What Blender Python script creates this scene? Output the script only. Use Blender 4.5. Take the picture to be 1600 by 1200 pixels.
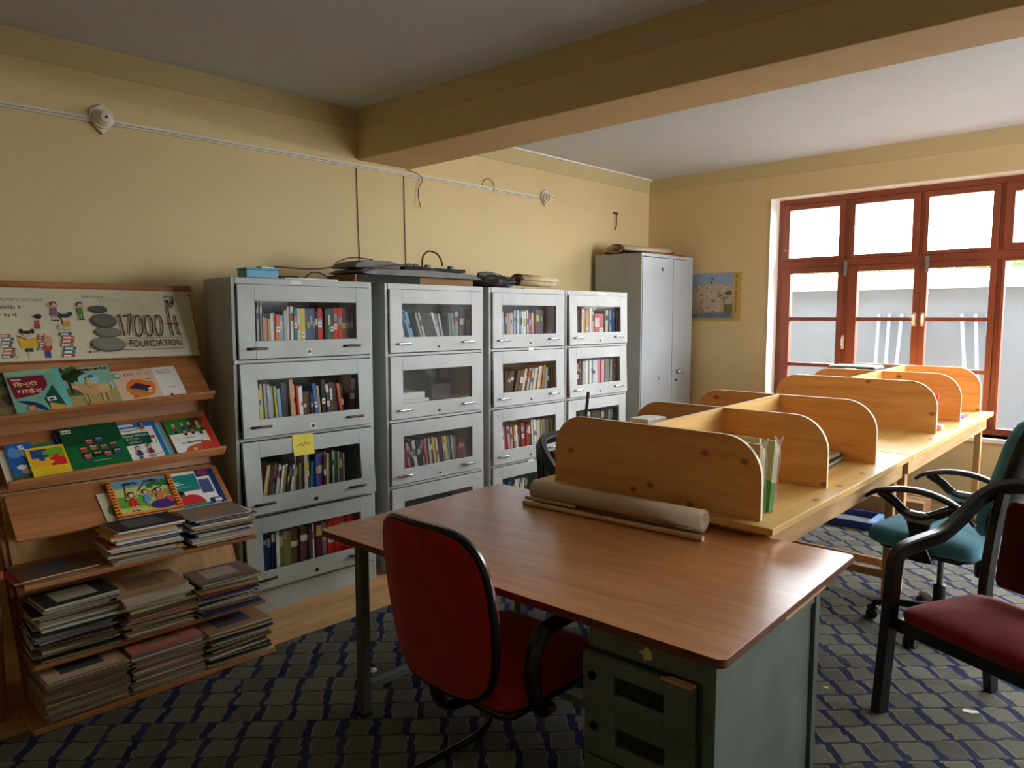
import bpy, math, random
from mathutils import Vector, Matrix
random.seed(7)
R = math.radians
scene = bpy.context.scene
COL = scene.collection
for o in list(bpy.data.objects):
    bpy.data.objects.remove(o)

# ---------------------------------------------------------------- camera, sky, exposure
CAM_H = 1.6
cam = bpy.data.cameras.new('camera')
cam.sensor_width = 36.0
cam.lens = 1140 / 1600 * 36.0
cam.clip_start = 0.05
cam_o = bpy.data.objects.new('camera', cam)
COL.objects.link(cam_o)
cam_o.location = (0, 0, CAM_H)
cam_o.rotation_euler = (R(90 - 5.3), 0, R(43.9))
scene.camera = cam_o

world = bpy.data.worlds.new('overcast_sky')
scene.world = world
world.use_nodes = True
wn = world.node_tree.nodes
wn['Background'].inputs[0].default_value = (0.90, 0.95, 1.0, 1)
wn['Background'].inputs[1].default_value = 5.0

scene.view_settings.view_transform = 'Standard'
scene.view_settings.look = 'None'
scene.view_settings.gamma = 1.0
scene.view_settings.exposure = 2.8
scene.view_settings.use_curve_mapping = False
scene.cycles.max_bounces = 14
scene.cycles.diffuse_bounces = 8
scene.cycles.transparent_max_bounces = 16
scene.cycles.caustics_reflective = False
scene.cycles.caustics_refractive = False

# room measures: left wall x = WX, window wall y = DY, ceiling z = HZ
WX, DY, HZ = -4.35, 6.587, 3.0
RX, FY = 3.6, -3.4
WIN_Y = 6.77                       # window frame plane
WIN = (-3.03, 1.37, 0.66, 2.68)    # opening x0, x1, z0, z1


def portal(name, loc, rot, sx, sy):
    l = bpy.data.lights.new(name, 'AREA')
    l.shape = 'RECTANGLE'
    l.size, l.size_y = sx, sy
    l.cycles.is_portal = True
    o = bpy.data.objects.new(name, l)
    COL.objects.link(o)
    o.location, o.rotation_euler = loc, rot
    return o


WIN3 = (1.75, 3.35, 0.66, 2.68)    # more windows further along the same wall: x0, x1, z0, z1
WIN2 = (4.55, 6.15, 0.66, 2.68)    # second window, in the right-hand wall: y0, y1, z0, z1
portal('side_window_portal', (RX + 0.27, (WIN2[0] + WIN2[1]) / 2, (WIN2[2] + WIN2[3]) / 2), (0, R(90), 0), WIN2[3] - WIN2[2], WIN2[1] - WIN2[0])
portal('far_window_portal', ((WIN3[0] + WIN3[1]) / 2, 6.99, (WIN3[2] + WIN3[3]) / 2), (R(-90), 0, 0), WIN3[1] - WIN3[0], WIN3[3] - WIN3[2])
portal('window_portal', ((WIN[0] + WIN[1]) / 2, 6.99, (WIN[2] + WIN[3]) / 2), (R(-90), 0, 0), WIN[1] - WIN[0], WIN[3] - WIN[2])


# ---------------------------------------------------------------- colours and materials
def lin(c):
    c = c / 255.0
    return c / 12.92 if c <= 0.04045 else ((c + 0.055) / 1.055) ** 2.4


def rgb(*c):
    return (lin(c[0]), lin(c[1]), lin(c[2]), 1.0)


class NT:
    """small shorthand for node maths"""
    def __init__(s, m):
        m.use_nodes = True
        s.nt = m.node_tree
        s.b = s.nt.nodes.get('Principled BSDF')
        s.out = s.nt.nodes.get('Material Output')

    def n(s, t, **kw):
        nd = s.nt.nodes.new(t)
        for k, v in kw.items():
            setattr(nd, k, v)
        return nd

    def l(s, a, b):
        s.nt.links.new(a, b)

    def put(s, sock, v):
        if hasattr(v, 'is_output'):
            s.l(v, sock)
        else:
            sock.default_value = v

    def m(s, op, a, b=0.0, c=0.0):
        nd = s.n('ShaderNodeMath', operation=op)
        s.put(nd.inputs[0], a)
        s.put(nd.inputs[1], b)
        s.put(nd.inputs[2], c)
        return nd.outputs[0]

    def mix(s, f, a, b, blend='MIX'):
        nd = s.n('ShaderNodeMix', data_type='RGBA', blend_type=blend)
        s.put(nd.inputs[0], f)
        s.put(nd.inputs[6], a)
        s.put(nd.inputs[7], b)
        return nd.outputs[2]

    def coord(s, kind='Object', scale=(1, 1, 1), rot=(0, 0, 0)):
        tc = s.n('ShaderNodeTexCoord')
        mp = s.n('ShaderNodeMapping')
        mp.inputs['Scale'].default_value = scale
        mp.inputs['Rotation'].default_value = rot
        s.l(tc.outputs[kind], mp.inputs[0])
        return mp.outputs[0]

    def noise(s, vec, scale, detail=4, rough=0.55, dist=0.0):
        nd = s.n('ShaderNodeTexNoise')
        s.l(vec, nd.inputs['Vector'])
        nd.inputs['Scale'].default_value = scale
        nd.inputs['Detail'].default_value = detail
        nd.inputs['Roughness'].default_value = rough
        nd.inputs['Distortion'].default_value = dist
        return nd.outputs['Fac']

    def ramp(s, f, stops):
        nd = s.n('ShaderNodeValToRGB')
        el = nd.color_ramp.elements
        while len(el) < len(stops):
            el.new(0.5)
        for e, (p, c) in zip(el, stops):
            e.position = p
            e.color = c
        s.l(f, nd.inputs[0])
        return nd.outputs[0]

    def bump(s, h, strength, dist=0.002):
        nd = s.n('ShaderNodeBump')
        nd.inputs['Strength'].default_value = strength
        nd.inputs['Distance'].default_value = dist
        s.l(h, nd.inputs['Height'])
        s.l(nd.outputs[0], s.b.inputs['Normal'])


MATS = {}


def mat(name, col=(128, 128, 128), rough=0.6, metal=0.0, var=0.0, vscale=3.0, bump=0.0, bscale=80.0, spec=0.5, stretch=(1, 1, 1)):
    if name in MATS:
        return MATS[name]
    m = bpy.data.materials.new(name)
    t = NT(m)
    t.b.inputs['Roughness'].default_value = rough
    t.b.inputs['Metallic'].default_value = metal
    t.b.inputs['Specular IOR Level'].default_value = spec
    base = rgb(*col)
    t.b.inputs['Base Color'].default_value = base
    if var or bump:
        v = t.coord('Object', stretch)
    if var:
        f = t.noise(v, vscale, 5)
        lo = tuple(x * (1 - var) for x in base[:3]) + (1,)
        hi = tuple(min(1, x * (1 + var)) for x in base[:3]) + (1,)
        t.l(t.ramp(f, [(0.3, lo), (0.7, hi)]), t.b.inputs['Base Color'])
    if bump:
        t.bump(t.noise(v, bscale, 3), bump)
    MATS[name] = m
    return m


def wall_paint(name, col, dirt, col2=None):
    m = bpy.data.materials.new(name)
    t = NT(m)
    v = t.coord()
    base = rgb(*col)
    n1 = t.noise(v, 1.1, 6, 0.6)
    c = t.ramp(n1, [(0.25, tuple(x * 0.90 for x in base[:3]) + (1,)), (0.75, base)])
    n2 = t.noise(v, 9.0, 6, 0.7, 0.4)
    spots = t.ramp(n2, [(0.70, (0, 0, 0, 1)), (0.80, (1, 1, 1, 1))])
    c = t.mix(t.m('MULTIPLY', spots, dirt), c, tuple(x * 0.55 for x in base[:3]) + (1,))
    t.l(c, t.b.inputs['Base Color'])
    t.b.inputs['Roughness'].default_value = 0.75
    t.b.inputs['Specular IOR Level'].default_value = 0.25
    t.bump(t.noise(v, 60, 5), 0.25, 0.003)
    MATS[name] = m
    return m


def wood(name, dark, light, axis='x', grain=28.0, rough=0.5, knots=False, bumpy=0.08, coat=0.0, spec=0.5):
    m = bpy.data.materials.new(name)
    t = NT(m)
    k = 0.10
    sc = {'x': (k, 1, 1), 'y': (1, k, 1), 'z': (1, 1, k)}[axis]
    v = t.coord('Object', sc)
    n1 = t.noise(v, grain, 6, 0.65, 0.6)
    n2 = t.noise(v, grain * 0.15, 3, 0.5, 1.2)
    f = t.m('ADD', t.m('MULTIPLY', n1, 0.6), t.m('MULTIPLY', n2, 0.4))
    c = t.ramp(f, [(0.36, rgb(*dark)), (0.62, rgb(*light))])
    if knots:
        tc = t.n('ShaderNodeTexCoord')
        sp_ = t.n('ShaderNodeSeparateXYZ')
        t.l(tc.outputs['Object'], sp_.inputs[0])
        oi = t.n('ShaderNodeObjectInfo')
        cx = t.n('ShaderNodeCombineXYZ')
        ka, kb, sa, sb = (0, 2, 0.75, 1.15) if knots == 'y' else (0, 1, 1.0, 0.6)
        t.l(t.m('ADD', t.m('MULTIPLY', sp_.outputs[ka], sa), t.m('MULTIPLY', oi.outputs['Random'], 37.0)), cx.inputs[0])
        t.l(t.m('ADD', t.m('MULTIPLY', sp_.outputs[kb], sb), t.m('MULTIPLY', oi.outputs['Random'], 91.0)), cx.inputs[1])
        vo = t.n('ShaderNodeTexVoronoi', voronoi_dimensions='2D')
        vo.inputs['Scale'].default_value = 4.0
        t.l(cx.outputs[0], vo.inputs['Vector'])
        kn = t.ramp(vo.outputs['Distance'], [(0.035, (1, 1, 1, 1)), (0.075, (0, 0, 0, 1))])
        ring = t.ramp(vo.outputs['Distance'], [(0.0, (0.4, 0.4, 0.4, 1)), (0.05, (1, 1, 1, 1))])
        c = t.mix(t.m('MULTIPLY', kn, 0.75), c, rgb(124, 60, 24))
    t.l(c, t.b.inputs['Base Color'])
    t.b.inputs['Roughness'].default_value = rough
    t.b.inputs['Specular IOR Level'].default_value = spec
    if coat:
        t.b.inputs['Coat Weight'].default_value = coat
        t.b.inputs['Coat Roughness'].default_value = 0.22
    if bumpy:
        t.bump(n1, bumpy, 0.002)
    MATS[name] = m
    return m


def print_mat():
    m = bpy.data.materials.new('print')
    t = NT(m)
    a = t.n('ShaderNodeAttribute', attribute_name='Col')
    t.l(a.outputs['Color'], t.b.inputs['Base Color'])
    t.b.inputs['Roughness'].default_value = 0.5
    t.b.inputs['Specular IOR Level'].default_value = 0.3
    MATS['print'] = m


def glass_mat(name, dust, tint, gloss=0.3):
    m = bpy.data.materials.new(name)
    t = NT(m)
    tr = t.n('ShaderNodeBsdfTransparent')
    tr.inputs[0].default_value = (0.97, 0.98, 0.98, 1)
    df = t.n('ShaderNodeBsdfTranslucent')
    df.inputs[0].default_value = tint
    d2 = t.n('ShaderNodeBsdfDiffuse')
    d2.inputs[0].default_value = tint
    hd = t.n('ShaderNodeMixShader')
    hd.inputs[0].default_value = 0.5
    t.l(df.outputs[0], hd.inputs[1])
    t.l(d2.outputs[0], hd.inputs[2])
    v = t.coord()
    f = t.m('MULTIPLY', t.noise(v, 3.0, 6, 0.65), dust * 2)
    mx = t.n('ShaderNodeMixShader')
    t.l(f, mx.inputs[0])
    t.l(tr.outputs[0], mx.inputs[1])
    t.l(hd.outputs[0], mx.inputs[2])
    gl = t.n('ShaderNodeBsdfGlossy')
    gl.inputs['Roughness'].default_value = 0.05
    m2 = t.n('ShaderNodeMixShader')
    lw = t.n('ShaderNodeFresnel')
    lw.inputs[0].default_value = 1.45
    t.l(t.m('MULTIPLY', lw.outputs[0], gloss), m2.inputs[0])
    t.l(mx.outputs[0], m2.inputs[1])
    t.l(gl.outputs[0], m2.inputs[2])
    t.l(m2.outputs[0], t.out.inputs[0])
    MATS[name] = m


def carpet_mat():
    m = bpy.data.materials.new('carpet_weave')
    t = NT(m)
    tc = t.n('ShaderNodeTexCoord')
    # jagged woven edges: snap to small cells, then wobble
    nz = t.n('ShaderNodeTexNoise')
    nz.inputs['Scale'].default_value = 17.0
    nz.inputs['Detail'].default_value = 2.0
    sv = t.n('ShaderNodeVectorMath', operation='SNAP')
    rv = t.n('ShaderNodeVectorRotate', rotation_type='Z_AXIS')
    rv.inputs['Angle'].default_value = R(-46)
    t.l(tc.outputs['Object'], rv.inputs['Vector'])
    t.l(rv.outputs[0], sv.inputs[0])
    sv.inputs[1].default_value = (0.026, 0.026, 0.026)
    t.l(sv.outputs[0], nz.inputs['Vector'])
    sep = t.n('ShaderNodeSeparateXYZ')
    t.l(tc.outputs['Object'], sep.inputs[0])
    sn = t.n('ShaderNodeSeparateColor')
    t.l(nz.outputs['Color'], sn.inputs[0])
    x, y = sep.outputs[0], sep.outputs[1]
    c45 = math.cos(R(46))
    s45 = math.sin(R(46))
    u = t.m('ADD', t.m('MULTIPLY', x, c45), t.m('MULTIPLY', y, s45))
    v = t.m('SUBTRACT', t.m('MULTIPLY', y, c45), t.m('MULTIPLY', x, s45))
    u = t.m('ADD', u, t.m('MULTIPLY', t.m('SUBTRACT', sn.outputs[0], 0.5), 0.045))
    v = t.m('ADD', v, t.m('MULTIPLY', t.m('SUBTRACT', sn.outputs[1], 0.5), 0.040))
    u = t.m('DIVIDE', t.m('SNAP', u, 0.006), 0.128)
    v = t.m('DIVIDE', t.m('SNAP', v, 0.006), 0.116)
    row = t.m('FLOOR', v)
    u2 = t.m('ADD', u, t.m('MULTIPLY', t.m('FLOORED_MODULO', row, 3.0), 0.13))
    fu = t.m('FRACT', u2)
    fv = t.m('FRACT', v)
    cid = t.m('ADD', t.m('MULTIPLY', row, 37.7), t.m('FLOOR', u2))
    wn_ = t.n('ShaderNodeTexWhiteNoise', noise_dimensions='1D')
    t.l(cid, wn_.inputs['W'])
    rnd = wn_.outputs['Value']
    bw = t.m('ADD', 0.68, t.m('MULTIPLY', rnd, 0.10))
    in_u = t.m('LESS_THAN', fu, bw)
    in_v = t.m('LESS_THAN', fv, 0.86)
    block = t.m('MULTIPLY', in_u, in_v)
    olive = t.mix(rnd, rgb(100, 96, 86), rgb(124, 120, 106))
    wn2 = t.n('ShaderNodeTexWhiteNoise', noise_dimensions='1D')
    t.l(t.m('ADD', cid, 0.37), wn2.inputs['W'])
    navy = t.mix(wn2.outputs['Value'], rgb(34, 42, 78), rgb(58, 62, 80))
    gap = t.mix(in_u, navy, rgb(72, 73, 74))
    c = t.mix(block, gap, olive)
    e1 = t.m('LESS_THAN', t.m('ABSOLUTE', t.m('SUBTRACT', fu, bw)), 0.022)
    e2 = t.m('LESS_THAN', t.m('ABSOLUTE', t.m('SUBTRACT', fv, 0.86)), 0.022)
    e3 = t.m('LESS_THAN', fu, 0.022)
    edge = t.m('MAXIMUM', t.m('MULTIPLY', t.m('MAXIMUM', e1, e3), in_v), t.m('MULTIPLY', e2, in_u))
    c = t.mix(t.m('MULTIPLY', edge, 0.5), c, rgb(156, 154, 132))
    f = t.noise(tc.outputs['Object'], 300, 2)
    c = t.mix(0.35, c, t.ramp(f, [(0.3, (0.25, 0.25, 0.25, 1)), (0.7, (1, 1, 1, 1))]), 'MULTIPLY')
    t.l(c, t.b.inputs['Base Color'])
    t.b.inputs['Roughness'].default_value = 0.95
    t.b.inputs['Specular IOR Level'].default_value = 0.1
    t.bump(f, 0.5, 0.003)
    MATS['carpet'] = m


def fabric(name, col, scale=260.0, var=0.25, strength=0.4):
    m = bpy.data.materials.new(name)
    t = NT(m)
    v = t.coord()
    w = t.n('ShaderNodeTexChecker')
    w.inputs['Scale'].default_value = scale
    t.l(v, w.inputs['Vector'])
    base = rgb(*col)
    n1 = t.noise(v, 12, 4)
    c = t.ramp(n1, [(0.3, tuple(x * (1 - var) for x in base[:3]) + (1,)), (0.7, base)])
    c = t.mix(t.m('MULTIPLY', w.outputs['Fac'], 0.3), c, tuple(x * 0.5 for x in base[:3]) + (1,))
    t.l(c, t.b.inputs['Base Color'])
    t.b.inputs['Roughness'].default_value = 0.9
    t.b.inputs['Specular IOR Level'].default_value = 0.15
    t.b.inputs['Sheen Weight'].default_value = 0.15
    t.bump(w.outputs['Fac'], strength, 0.001)
    MATS[name] = m
    return m


wall_paint('wall_cream', (224, 201, 152), 0.30)
wall_paint('band_olive', (205, 188, 144), 0.25)
wall_paint('beam_paint', (222, 194, 150), 0.35)
wall_paint('ceiling_white', (212, 221, 232), 0.15)
wall_paint('concrete', (84, 87, 92), 0.5)
mat('white_paint', (236, 232, 222), 0.6, var=0.06)
mat('window_red', (140, 72, 50), 0.45, var=0.22, vscale=4, bump=0.1, bscale=40, stretch=(1, 1, 0.3))
mat('steel_grey', (164, 170, 164), 0.42, 0.0, var=0.12, vscale=4, bump=0.35, bscale=120)
mat('steel_light', (186, 189, 187), 0.38, 0.0, var=0.12, vscale=3, bump=0.08, bscale=60)
mat('steel_almirah', (164, 170, 174), 0.36, 0.0, var=0.10, vscale=2.2, bump=0.05, bscale=20)
mat('steel_dark', (74, 74, 66), 0.6, var=0.15)
mat('desk_green_steel', (90, 101, 92), 0.45, var=0.14, vscale=6, bump=0.06)
mat('chrome', (200, 200, 200), 0.22, 1.0)
mat('bronze', (72, 46, 36), 0.3, 0.7)
mat('black_plastic', (20, 20, 21), 0.36, bump=0.05, bscale=400)
mat('black_gloss', (16, 16, 17), 0.25)
mat('black_matt', (22, 21, 21), 0.8)
mat('black_rubber', (24, 24, 26), 0.7)
mat('silver_plastic', (150, 152, 152), 0.35, 0.5)
mat('grey_board', (120, 120, 118), 0.7, var=0.3, vscale=7)
mat('cardboard', (150, 112, 72), 0.85, var=0.15)
mat('paper', (232, 228, 216), 0.7, var=0.05)
mat('newsprint', (206, 188, 152), 0.85, var=0.18, vscale=18)
mat('chart_paper', (204, 184, 156), 0.4, var=0.06)
mat('dowel', (206, 178, 132), 0.55, var=0.12, vscale=10)
mat('dark_sack', (48, 44, 42), 0.6, var=0.4, vscale=9)
mat('blue_plastic', (84, 164, 200), 0.4)
mat('navy_plastic', (26, 48, 104), 0.4)
mat('sky_plastic', (110, 160, 215), 0.4)
mat('wire_brown', (84, 52, 36), 0.6)
mat('wire_dark', (40, 30, 26), 0.6)
mat('cream_plastic', (226, 218, 196), 0.45)
mat('conduit_white', (220, 214, 196), 0.5, var=0.05)
mat('yellow_note', (232, 214, 70), 0.7, var=0.08, vscale=14)
mat('pink_cloth', (228, 70, 120), 0.8)
mat('bark', (84, 70, 56), 0.9, var=0.3)
mat('leaf', (112, 142, 80), 0.7, var=0.3)
mat('pole_pale', (74, 84, 102), 0.6, var=0.1)
mat('earth', (150, 144, 134), 0.95, var=0.15)
mat('green_wrap', (96, 158, 52), 0.3, var=0.3, vscale=8)
mat('wire_mesh_black', (30, 30, 32), 0.5)
wood('desk_laminate', (160, 98, 50), (198, 132, 76), 'x', 34, 0.34, coat=0.3)
mat('desk_edge', (98, 54, 28), 0.45, var=0.2, vscale=20)
wood('rack_ply', (150, 92, 50), (192, 132, 82), 'y', 22, 0.42)
wood('rack_pale', (176, 128, 76), (212, 168, 110), 'z', 22, 0.5)
wood('pine', (208, 146, 78), (234, 182, 110), 'x', 24, 0.45, knots='y')
wood('pine_long', (208, 160, 84), (234, 194, 120), 'y', 24, 0.42, knots='z')
wood('pine_raw', (176, 130, 80), (216, 172, 118), 'y', 20, 0.6)
wood('pine_leg', (176, 122, 72), (210, 160, 104), 'z', 20, 0.6)
mat('ply_edge', (238, 222, 190), 0.55, var=0.08, vscale=30)
wood('laminate_floor', (186, 138, 86), (220, 176, 122), 'y', 12, 0.4)
wood('old_wood', (104, 50, 20), (158, 88, 38), 'z', 18, 0.45)
print_mat()
carpet_mat()
glass_mat('window_glass', 0.010, (0.80, 0.86, 0.95, 1))
glass_mat('case_glass', 0.003, (0.75, 0.78, 0.78, 1), 0.12)
glass_mat('dusty_glass', 0.05, (0.62, 0.66, 0.66, 1), 0.25)
glass_mat('clear_wrap', 0.16, (0.9, 0.92, 0.9, 1), 0.5)
fabric('red_fabric', (168, 34, 18), 300)
fabric('maroon_fabric', (150, 34, 36), 90)
fabric('dark_maroon', (84, 10, 18), 160)
fabric('teal_fabric', (98, 162, 182), 300)


# ---------------------------------------------------------------- mesh builder
class MB:
    def __init__(s):
        s.v, s.f, s.mi, s.col = [], [], [], []
        s.cur = 0
        s.c = None

    def add(s, vs, fs, mi=None, col=None):
        b = len(s.v)
        s.v += [tuple(v) for v in vs]
        for f in fs:
            s.f.append(tuple(b + i for i in f))
            s.mi.append(s.cur if mi is None else mi)
            s.col.append(col if col is not None else s.c)
        return s

    def box(s, x0, x1, y0, y1, z0, z1, mi=None, col=None):
        vs = [(x0, y0, z0), (x1, y0, z0), (x1, y1, z0), (x0, y1, z0), (x0, y0, z1), (x1, y0, z1), (x1, y1, z1), (x0, y1, z1)]
        fs = [(0, 3, 2, 1), (4, 5, 6, 7), (0, 1, 5, 4), (1, 2, 6, 5), (2, 3, 7, 6), (3, 0, 4, 7)]
        return s.add(vs, fs, mi, col)

    def prism(s, pts, axis, a, b, mi=None, side_mi=None, col=None):
        """pts: 2D outline (CCW) extruded along axis from a to b. axis x: pts=(y,z); y: pts=(x,z); z: pts=(x,y)"""
        def P(p, w):
            return {'x': (w, p[0], p[1]), 'y': (p[0], w, p[1]), 'z': (p[0], p[1], w)}[axis]
        n = len(pts)
        vs = [P(p, a) for p in pts] + [P(p, b) for p in pts]
        flip = axis == 'y'
        caps = [tuple(range(n - 1, -1, -1)), tuple(range(n, 2 * n))]
        sides = [(i, (i + 1) % n, n + (i + 1) % n, n + i) for i in range(n)]
        if flip:
            caps = [tuple(reversed(c)) for c in caps]
            sides = [tuple(reversed(c)) for c in sides]
        base = len(s.v)
        s.v += vs
        for f in caps:
            s.f.append(tuple(base + i for i in f)); s.mi.append(s.cur if mi is None else mi); s.col.append(col or s.c)
        for f in sides:
            s.f.append(tuple(base + i for i in f)); s.mi.append(side_mi if side_mi is not None else (s.cur if mi is None else mi)); s.col.append(col or s.c)
        return s

    def tube(s, pts, r, seg=10, mi=None, closed=False, flat=None, caps=True, box=None):
        """sweep a circle (or ellipse flat=(ru, rv)) along points"""
        P = [Vector(p) for p in pts]
        n = len(P)
        rs = r if isinstance(r, (list, tuple)) else [r] * n
        T = []
        for i in range(n):
            a = P[i - 1] if (i > 0 or closed) else P[i]
            b = P[(i + 1) % n] if (i < n - 1 or closed) else P[i]
            T.append((b - a).normalized())
        up = Vector((0, 0, 1)) if abs(T[0].z) < 0.9 else Vector((1, 0, 0))
        u = (up - T[0] * up.dot(T[0])).normalized()
        prof = None
        if box:
            a, b, c = box          # half width, half height, chamfer
            prof = [(a, b - c), (a - c, b), (-a + c, b), (-a, b - c), (-a, -b + c), (-a + c, -b), (a - c, -b), (a, -b + c)]
            seg = 8
        vs = []
        for i in range(n):
            if i:
                u = (u - T[i] * u.dot(T[i])).normalized()
            w = T[i].cross(u)
            if prof:
                vs += [P[i] + u * p[0] + w * p[1] for p in prof]
                continue
            for k in range(seg):
                a = 2 * math.pi * k / seg
                fu, fw = flat if flat else (1, 1)
                vs.append(P[i] + u * math.cos(a) * rs[i] * fu + w * math.sin(a) * rs[i] * fw)
        fs = []
        m = n if closed else n - 1
        for i in range(m):
            j = (i + 1) % n
            for k in range(seg):
                k2 = (k + 1) % seg
                fs.append((i * seg + k, i * seg + k2, j * seg + k2, j * seg + k))
        if caps and not closed:
            fs.append(tuple(range(seg - 1, -1, -1)))
            fs.append(tuple((n - 1) * seg + k for k in range(seg)))
        return s.add(vs, fs, mi)

    def cyl(s, p0, p1, r0, r1=None, seg=16, mi=None):
        return s.tube([p0, p1], [r0, r1 if r1 is not None else r0], seg, mi)

    def lathe(s, prof, seg=20, org=(0, 0, 0), axis='z', mi=None):
        vs, fs = [], []
        for (r, h) in prof:
            for k in range(seg):
                a = 2 * math.pi * k / seg
                p = (r * math.cos(a), r * math.sin(a), h)
                if axis == 'x':
                    p = (h, r * math.cos(a), r * math.sin(a))
                elif axis == 'y':
                    p = (r * math.sin(a), h, r * math.cos(a))
                vs.append((p[0] + org[0], p[1] + org[1], p[2] + org[2]))
        n = len(prof)
        for i in range(n - 1):
            for k in range(seg):
                k2 = (k + 1) % seg
                fs.append((i * seg + k, i * seg + k2, (i + 1) * seg + k2, (i + 1) * seg + k))
        fs.append(tuple(range(seg - 1, -1, -1)))
        fs.append(tuple((n - 1) * seg + k for k in range(seg)))
        return s.add(vs, fs, mi)

    def grid(s, nu, nv, fn, mi=None, thick=None):
        vs = [fn(i / nu, j / nv) for j in range(nv + 1) for i in range(nu + 1)]
        fs = [(j * (nu + 1) + i, j * (nu + 1) + i + 1, (j + 1) * (nu + 1) + i + 1, (j + 1) * (nu + 1) + i) for j in range(nv) for i in range(nu)]
        return s.add(vs, fs, mi)

    def warp(s, fn):
        s.v = [tuple(fn(*p)) for p in s.v]
        return s

    def build(s, name, mats, parent=None, loc=None, rot=None, bevel=0.0, smooth=False, org=(0, 0, 0), seg=2, matrix=None, solid=0.0, sub=0):
        me = bpy.data.meshes.new(name)
        vs = [(p[0] - org[0], p[1] - org[1], p[2] - org[2]) for p in s.v]
        me.from_pydata(vs, [], s.f)
        if not isinstance(mats, (list, tuple)):
            mats = [mats]
        for m in mats:
            me.materials.append(MATS[m])
        me.polygons.foreach_set('material_index', s.mi)
        if any(c is not None for c in s.col):
            at = me.color_attributes.new('Col', 'FLOAT_COLOR', 'CORNER')
            data = []
            for p, c in zip(me.polygons, s.col):
                data += list(c or (0.8, 0.8, 0.8, 1)) * p.loop_total
            at.data.foreach_set('color', data)
        me.validate()
        me.update()
        if smooth:
            me.shade_smooth()
            me.set_sharp_from_angle(angle=R(smooth if smooth is not True else 40))
        o = bpy.data.objects.new(name, me)
        COL.objects.link(o)
        if parent:
            o.parent = parent
        if loc:
            o.location = loc
        if rot:
            o.rotation_euler = rot
        if matrix is not None:
            o.matrix_local = matrix
        if solid:
            md = o.modifiers.new('thickness', 'SOLIDIFY')
            md.thickness = solid
            md.offset = 0
        if sub:
            md = o.modifiers.new('subdivision', 'SUBSURF')
            md.levels = md.render_levels = sub
        if bevel:
            md = o.modifiers.new('bevel', 'BEVEL')
            md.width = bevel
            md.segments = seg
            md.limit_method = 'ANGLE'
            md.angle_limit = R(40)
            md.harden_normals = False
        return o


def tag(o, label=None, cat=None, group=None, kind=None):
    if label:
        o['label'] = label
    if cat:
        o['category'] = cat
    if group:
        o['group'] = group
    if kind:
        o['kind'] = kind
    return o


def thing(name, label, cat, loc=(0, 0, 0), rotz=0.0, group=None, kind=None):
    o = bpy.data.objects.new(name, None)
    o.empty_display_size = 0.1
    COL.objects.link(o)
    o.location = loc
    o.rotation_euler = (0, 0, rotz)
    return tag(o, label, cat, group, kind)


def copy_tree(o, parent=None):
    c = o.copy()
    COL.objects.link(c)
    if parent:
        c.parent = parent
    for ch in [x for x in bpy.data.objects if x.parent == o]:
        copy_tree(ch, c)
    return c


def rrect(x0, x1, z0, z1, r, n=6, corners=(1, 1, 1, 1)):
    """rounded rectangle, CCW from lower left; corners = (ll, lr, ur, ul)"""
    pts = []
    for (cx, cz, a0, on) in ((x0, z0, 180, corners[0]), (x1, z0, 270, corners[1]), (x1, z1, 0, corners[2]), (x0, z1, 90, corners[3])):
        if not on:
            pts.append((cx, cz))
            continue
        ox = cx + (r if cx == x0 else -r)
        oz = cz + (r if cz == z0 else -r)
        for k in range(n + 1):
            a = R(a0 + 90 * k / n)
            pts.append((ox + r * math.cos(a), oz + r * math.sin(a)))
    return pts


def smooth_path(pts, n=6, closed=False):
    """Catmull-Rom through points"""
    P = [Vector(p) for p in pts]
    out = []
    m = len(P)
    rng = range(m if closed else m - 1)
    for i in rng:
        p0 = P[(i - 1) % m] if (closed or i > 0) else P[0]
        p1, p2 = P[i], P[(i + 1) % m]
        p3 = P[(i + 2) % m] if (closed or i + 2 < m) else P[-1]
        for k in range(n):
            t = k / n
            out.append(0.5 * ((2 * p1) + (p2 - p0) * t + (2 * p0 - 5 * p1 + 4 * p2 - p3) * t * t + (3 * p1 - p0 - 3 * p2 + p3) * t ** 3))
    if not closed:
        out.append(P[-1])
    return out


_fc = {}


def text_polys(s, sx=1.0, shear=0.0, bold=0.0, font=None):
    """flat letter polygons of a string, 1 unit high capital, left at 0"""
    cu = bpy.data.curves.new('lettering', 'FONT')
    cu.body = s
    cu.size = 1.0
    cu.shear = shear
    cu.offset = bold
    cu.resolution_u = 3
    ob = bpy.data.objects.new('lettering', cu)
    COL.objects.link(ob)
    dg = bpy.context.evaluated_depsgraph_get()
    me = bpy.data.meshes.new_from_object(ob.evaluated_get(dg))
    vs = [(v.co.x * sx, v.co.y) for v in me.vertices]
    fs = [tuple(p.vertices) for p in me.polygons]
    bpy.data.objects.remove(ob)
    bpy.data.meshes.remove(me)
    bpy.data.curves.remove(cu)
    return vs, fs


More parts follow.
